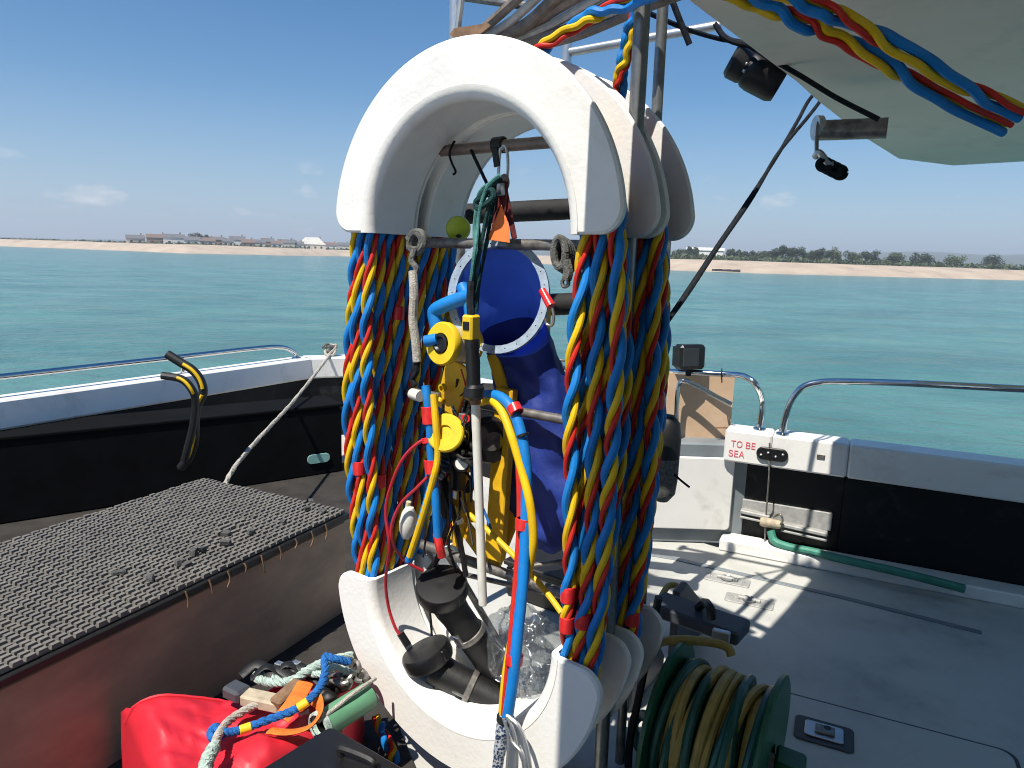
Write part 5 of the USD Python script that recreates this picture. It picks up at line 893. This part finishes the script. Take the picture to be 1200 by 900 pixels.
poly_ = sg.Polygon(kx).buffer(-0.03).buffer(0.03); t.part('body', slab(outline(poly_), np.array([o_[0], o_[1], 0.003]), np.array([1.0, 0, 0]), np.array([0, 1.0, 0]), ZZ, kz - 0.003, 0.012), 'slab_black' if 'slab_black' in MT else 'black_plastic')
hc = G(418, 893, kz); t.part('handle', cord([hc - E1 * 0.05, hc - E1 * 0.045 + ZZ * 0.022, hc + E1 * 0.045 + ZZ * 0.022, hc + E1 * 0.05], 0.010), 'black_rubber'); t.done()
a, b = G(374, 852, 0.29), G(431, 816, 0.29); a = a; d = unit(b - a); L_ = np.linalg.norm(b - a)
t = Thing('green_tube', 'green plastic tube with pale rim between the red bag and the black case', 'tube'); t.part('tube', lathe([(0.036, 0.01), (0.040, 0.0), (0.040, L_), (0.0, L_)], a, d, 26), 'green_tube'); t.part('rim', lathe([(0.030, 0.012), (0.036, -0.006), (0.043, -0.004), (0.043, 0.012), (0.040, 0.016)], a, d, 26), 'mint_rope')
t.part('bore', lathe([(0.034, -0.002), (0.033, 0.05), (0, 0.05)], a, d, 20), 'black_plastic'); t.done()
solo_cord('pale_line', 'thin pale line lying along the green tube', 'line', on_bag([(372, 846, .04), (395, 828, .05), (415, 812, .06), (440, 795, .06)]), 0.006, 'pale_rope')
t = Thing('blue_rope', 'bright blue rope with yellow whippings arching over the red bag', 'rope')
pb = on_bag([(262, 860, .02), (252, 866, .012), (247, 860, .014), (253, 852, .02), (262, 858, .025), (280, 856, .02), (310, 845, .03), (340, 834, .05), (360, 822, .07), (375, 805, .09), (381, 788, .11), (381, 770, .12), (392, 772, .12), (410, 776, .10)])
pth = spline(pb, 14); Lp = np.linalg.norm(np.diff(pth, axis=0), axis=1).sum()
for nm, m in twisted(pth, False, Lp, 19, pitch=0.04, hoses=(('strand', 0.0068, 0), ('strand', 0.0068, 2.09), ('strand', 0.0068, 4.19)), off=0.005, n=7): t.part(nm, m, 'blue_rope')
for k in (74, 108): d = unit(pth[k + 2] - pth[k - 2]); t.part('whipping', lathe([(0.010, -0.016), (0.0128, -0.014), (0.0128, 0.014), (0.010, 0.016)], pth[k], d, 14), 'yellow_plastic')
t.done()
def laid(name, label, pts, r_, mt, pitch=0.045):
    p_ = spline(pts, 14); L_ = np.linalg.norm(np.diff(p_, axis=0), axis=1).sum(); t = Thing(name, label, 'rope')
    for nm, m in twisted(p_, False, L_, len(label), pitch=pitch, hoses=(('strand', r_ * .62, 0), ('strand', r_ * .62, 2.09), ('strand', r_ * .62, 4.19)), off=r_ * .5, n=6): t.part(nm, m, mt)
    t.done()
laid('pale_rope', 'weathered pale rope curving from the shackle to the lower left corner', on_bag([(328, 818, .03), (300, 826, .02), (272, 842, .015), (258, 858, .03), (252, 872, .035), (247, 885, .02), (244, 905, .0), (240, 930, -.03)]), 0.011, 'pale_rope')
laid('mint_line', 'pale mint rope looping under the engine box along the back of the bag', on_bag([(345, 801, .02), (325, 796, .03), (302, 791, .03), (303, 796, .03), (322, 800, .03), (345, 796, .05), (365, 783, .07), (385, 774, .08), (412, 768, .06)]), 0.012, 'mint_rope')
laid('mint_line', 'second pale mint rope running right from under the blue rope', on_bag([(355, 786, .05), (375, 790, .06), (392, 782, .07), (415, 790, .05)]), 0.010, 'mint_rope')
laid('green_line', 'frayed greenish rope end in the lower left corner', on_bag([(252, 874, .045), (246, 884, .045), (241, 896, .035), (238, 915, .02)]), 0.016, 'mint_rope')
t = Thing('orange_strap', 'orange webbing strap with wooden buckle curled on the red bag', 'strap')
t.part('loop', tube(spline(on_bag([(316, 856, .012), (340, 858, .016), (362, 852, .03), (374, 838, .05), (374, 824, .06), (366, 816, .055)]), 8), 0.022, 10, flat=0.2), 'orange_web')
t.part('band', tube(spline(on_bag([(330, 842, .035), (345, 822, .06), (358, 800, .07)]), 8), 0.024, 10, flat=0.2), 'orange_web'); t.part('wood_block', bar(bagz(322, 826, .05), bagz(352, 800, .07), 0.045, 0.03, b=0.006), 'brown_wood')
t.part('buckle', obox(bagz(356, 822, .05), E1, E2, ZZ, 0.02, 0.014, 0.008, 0.003), 'steel'); t.part('buckle_pin', rod(bagz(350, 838, .03), bagz(362, 834, .035), 0.007, 8), 'steel'); t.done()
t = Thing('wooden_cleat', 'dark ended pale wooden cleat lying at the back of the red bag', 'cleat'); t.part('block', bar(bagz(286, 816, .035), bagz(332, 826, .035), 0.05, 0.035, b=0.006), 'wood'); t.part('dark_end', bar(bagz(268, 806, .035), bagz(287, 815, .035), 0.055, 0.04, b=0.008), 'slab_grey'); t.done()
r = np.random.default_rng(4); t = Thing('shackle_heap', 'heap of dark shackles, chain and black rubber behind the blue rope', 'shackles')
for k in range(9):
    x, y = r.uniform(385, 425), r.uniform(782, 803); c = bagz(x, y, .03 + .02 * r.random()); u = unit(r.normal(size=3)); w = unit(np.cross(u, ZZ)); t.part('link', cord([c + (u * math.cos(x_) * 0.028 + w * math.sin(x_) * 0.018) for x_ in np.linspace(0, 5.9, 8)], 0.0075, 7, 4), 'dull_steel')
for k in range(5):
    x, y = r.uniform(372, 398), r.uniform(795, 818); t.part('rubber_lump', ball(bagz(x, y, .015), 0.026, 2, (1, 0.8, 0.7), 0.5, k), 'black_rubber')
t.done()
t = Thing('black_strap_heap', 'tangled black straps in shade at the back of the red bag', 'straps')
for k in range(6):
    x, y = 300 + 12 * k, 786 + 3 * (k % 3); t.part('strap', tube(spline(on_bag([(x - 18, y + 6, .03), (x, y - 8, .05 + .01 * (k % 2)), (x + 16, y, .04), (x + 28, y + 10, .03)]), 6), 0.016, 8, flat=0.3), 'black_rubber')
for x, y in ((327, 778), (347, 777)): t.part('buckle', obox(bagz(x, y, .065), E1, E2, ZZ, 0.012, 0.01, 0.005, 0.002), 'steel')
t.done()
run('umbilical_tail', 'short twisted hose tail coming out below the front bottom guide at the left', [PA(440, 842, 0.06), PA(452, 864, 0.03), PA(460, 884, 0.02), PA(469, 905, 0.02), PA(482, 935, 0.03), PA(500, 975, 0.06)], 15, pitch=0.14)

# ================================================================== HOSE REEL
rc = G(838, 868, 0.245); ra = unit(E1 * 0.97 - E2 * 0.12 + ZZ * -0.02); rw = 0.145; R1 = 0.238
t = Thing('hose_reel', 'green hose reel wound with green and tan hoses in the shade at lower right', 'hose reel')
for s_ in (-1, 1):
    fl_ = t.part('flange', lathe([(0.05, -0.008), (R1 - 0.01, -0.008), (R1, -0.002), (R1, 0.008), (R1 - 0.01, 0.012), (0.05, 0.010)], rc + ra * s_ * rw, ra, 48), 'reel_green')
t.part('core', lathe([(0, -rw), (0.135, -rw), (0.135, rw), (0, rw)], rc, ra, 30), 'reel_green'); t.part('axle', rod(rc - ra * (rw + 0.05), rc + ra * (rw + 0.07), 0.028, 16), 'dull_steel')
t.part('crank_boss', obox(rc + ra * (rw + 0.06), ra, E2, ZZ, 0.04, 0.045, 0.04, 0.008), 'reel_green')
u1 = unit(np.cross(ra, ZZ)); u2 = np.cross(ra, u1); r = np.random.default_rng(8)
pat = ['green_hose', 'green_hose', 'tan_hose', 'tan_hose', 'tan_hose', 'green_hose', 'tan_hose', 'tan_hose', 'green_hose', 'green_hose', 'green_hose', 'tan_hose', 'green_hose']
for k, mt in enumerate(pat):
    x0 = -rw + 0.03 + (2 * rw - 0.06) * k / (len(pat) - 1); a = np.linspace(0, 2 * np.pi, 49)[:-1]; ph = r.uniform(0, 6); sk = r.uniform(-0.034, 0.034)
    rr = 0.182 + 0.014 * r.random() + 0.008 * np.sin(2 * a + ph)
    t.part(mt, tube(rc + np.outer(x0 + sk * np.sin(a + ph), ra) + np.outer(rr * np.cos(a), u1) + np.outer(rr * np.sin(a), u2), 0.0142, 9, True), mt)
for k in range(9):
    x0 = -rw + 0.045 + (2 * rw - 0.09) * k / 8; a = np.linspace(0, 2 * np.pi, 41)[:-1]; t.part('green_hose' if k % 2 else 'tan_hose', tube(rc + np.outer(x0 + 0.012 * np.sin(a + k), ra) + np.outer(0.155 + 0 * a, u1) * np.cos(a)[:, None] + np.outer(0.155 + 0 * a, u2) * np.sin(a)[:, None], 0.0165, 8, True), 'green_hose' if k % 2 else 'tan_hose')
for s_ in (-1, 1):
    for q in (-0.16, 0.16): t.part('stand_leg', bar(rc + ra * s_ * (rw + 0.035), [*(rc + ra * s_ * (rw + 0.035) + u1 * q)[:2], 0.01], 0.03, 0.02, up=ra), 'black_plastic')
t.part('hose_end', cord([G(770, 757, 0.40), G(776, 752, 0.44), G(800, 750, 0.47), G(835, 753, 0.46), G(853, 759, 0.45), G(857, 768, 0.43)], 0.014, 10), 'tan_hose', label='loose end of the tan hose lying across the top'); t.done()
solo_cord('tan_hose_loop', 'tan hose looping out from the right hanging hoses above the reel', 'hose', [G(772, 705, 0.25), G(782, 688, 0.27), G(792, 686, 0.27), G(799, 694, 0.25), G(800, 710, 0.2), G(797, 730, 0.14)], 0.013, 'tan_hose')
t = Thing('winch_housing', 'dark grey slab sided winch housing with a bar end between rack and reel', 'winch')
a, b = G(768, 706, 0.33), G(872, 742, 0.33); t.part('beam', bar(a, b, 0.13, 0.05, b=0.008), 'slab_grey'); t.part('cheek', slab([(0, 0), (0.42, 0), (0.42, 0.10), (0.10, 0.34), (0, 0.34)], np.array([*G(770, 800)[:2], 0.003]) - u1 * 0.1, -u1, ZZ, ra, 0.03, 0.006), 'slab_grey')
t.part('cheek', slab([(0, 0), (0.34, 0), (0.34, 0.06), (0.14, 0.30), (0, 0.30)], np.array([*G(716, 850)[:2], 0.003]) - u1 * 0.1, -u1, ZZ, ra, 0.03, 0.006), 'slab_grey')
t.part('lever', cord([G(818, 712, 0.36), G(826, 706, 0.40), G(832, 712, 0.42), G(834, 724, 0.38)], 0.016), 'black_rubber'); t.part('clip', obox(G(845, 745, 0.34), E1, E2, ZZ, 0.03, 0.012, 0.02, 0.004), 'aluminium'); t.done()
solo_cord('black_hose', 'black hose running down beside the right bottom guides', 'hose', [PA(772, 700, 0.50), PA(760, 760, 0.50), PA(748, 820, 0.5), PA(738, 870, 0.48), PA(735, 930, 0.45)], 0.013, 'black_rubber')
solo_cord('green_reel_hose', 'green hose leaving the reel low on the left', 'hose', [G(768, 850, 0.16), G(752, 838, 0.12), G(742, 850, 0.08), G(752, 880, 0.05), G(775, 905, 0.03), G(800, 930, 0.02)], 0.018, 'green_hose')

# ================================================================== SEA AIR
hz = trimesh.creation.box((7000, 7000, 80)); hz.apply_translation([0, 0, 40 - 2.9 - 0.1]); hz.vertices[:, 2] = np.where(hz.vertices[:, 2] < 0, -3.4, 75.0)
MT['sea_haze'] = usdkit.material(stage, '/World/Looks/sea_haze', {'v': ('principled_volume', {'color': (0.86, 0.92, 1.0), 'density': 0.00045, 'anisotropy': 0.2})}, [], volume='v.volume')
solo('haze', hz, 'sea_haze', 'thin pale summer haze in the air over the sea', 'haze', kind='stuff', smooth=False)
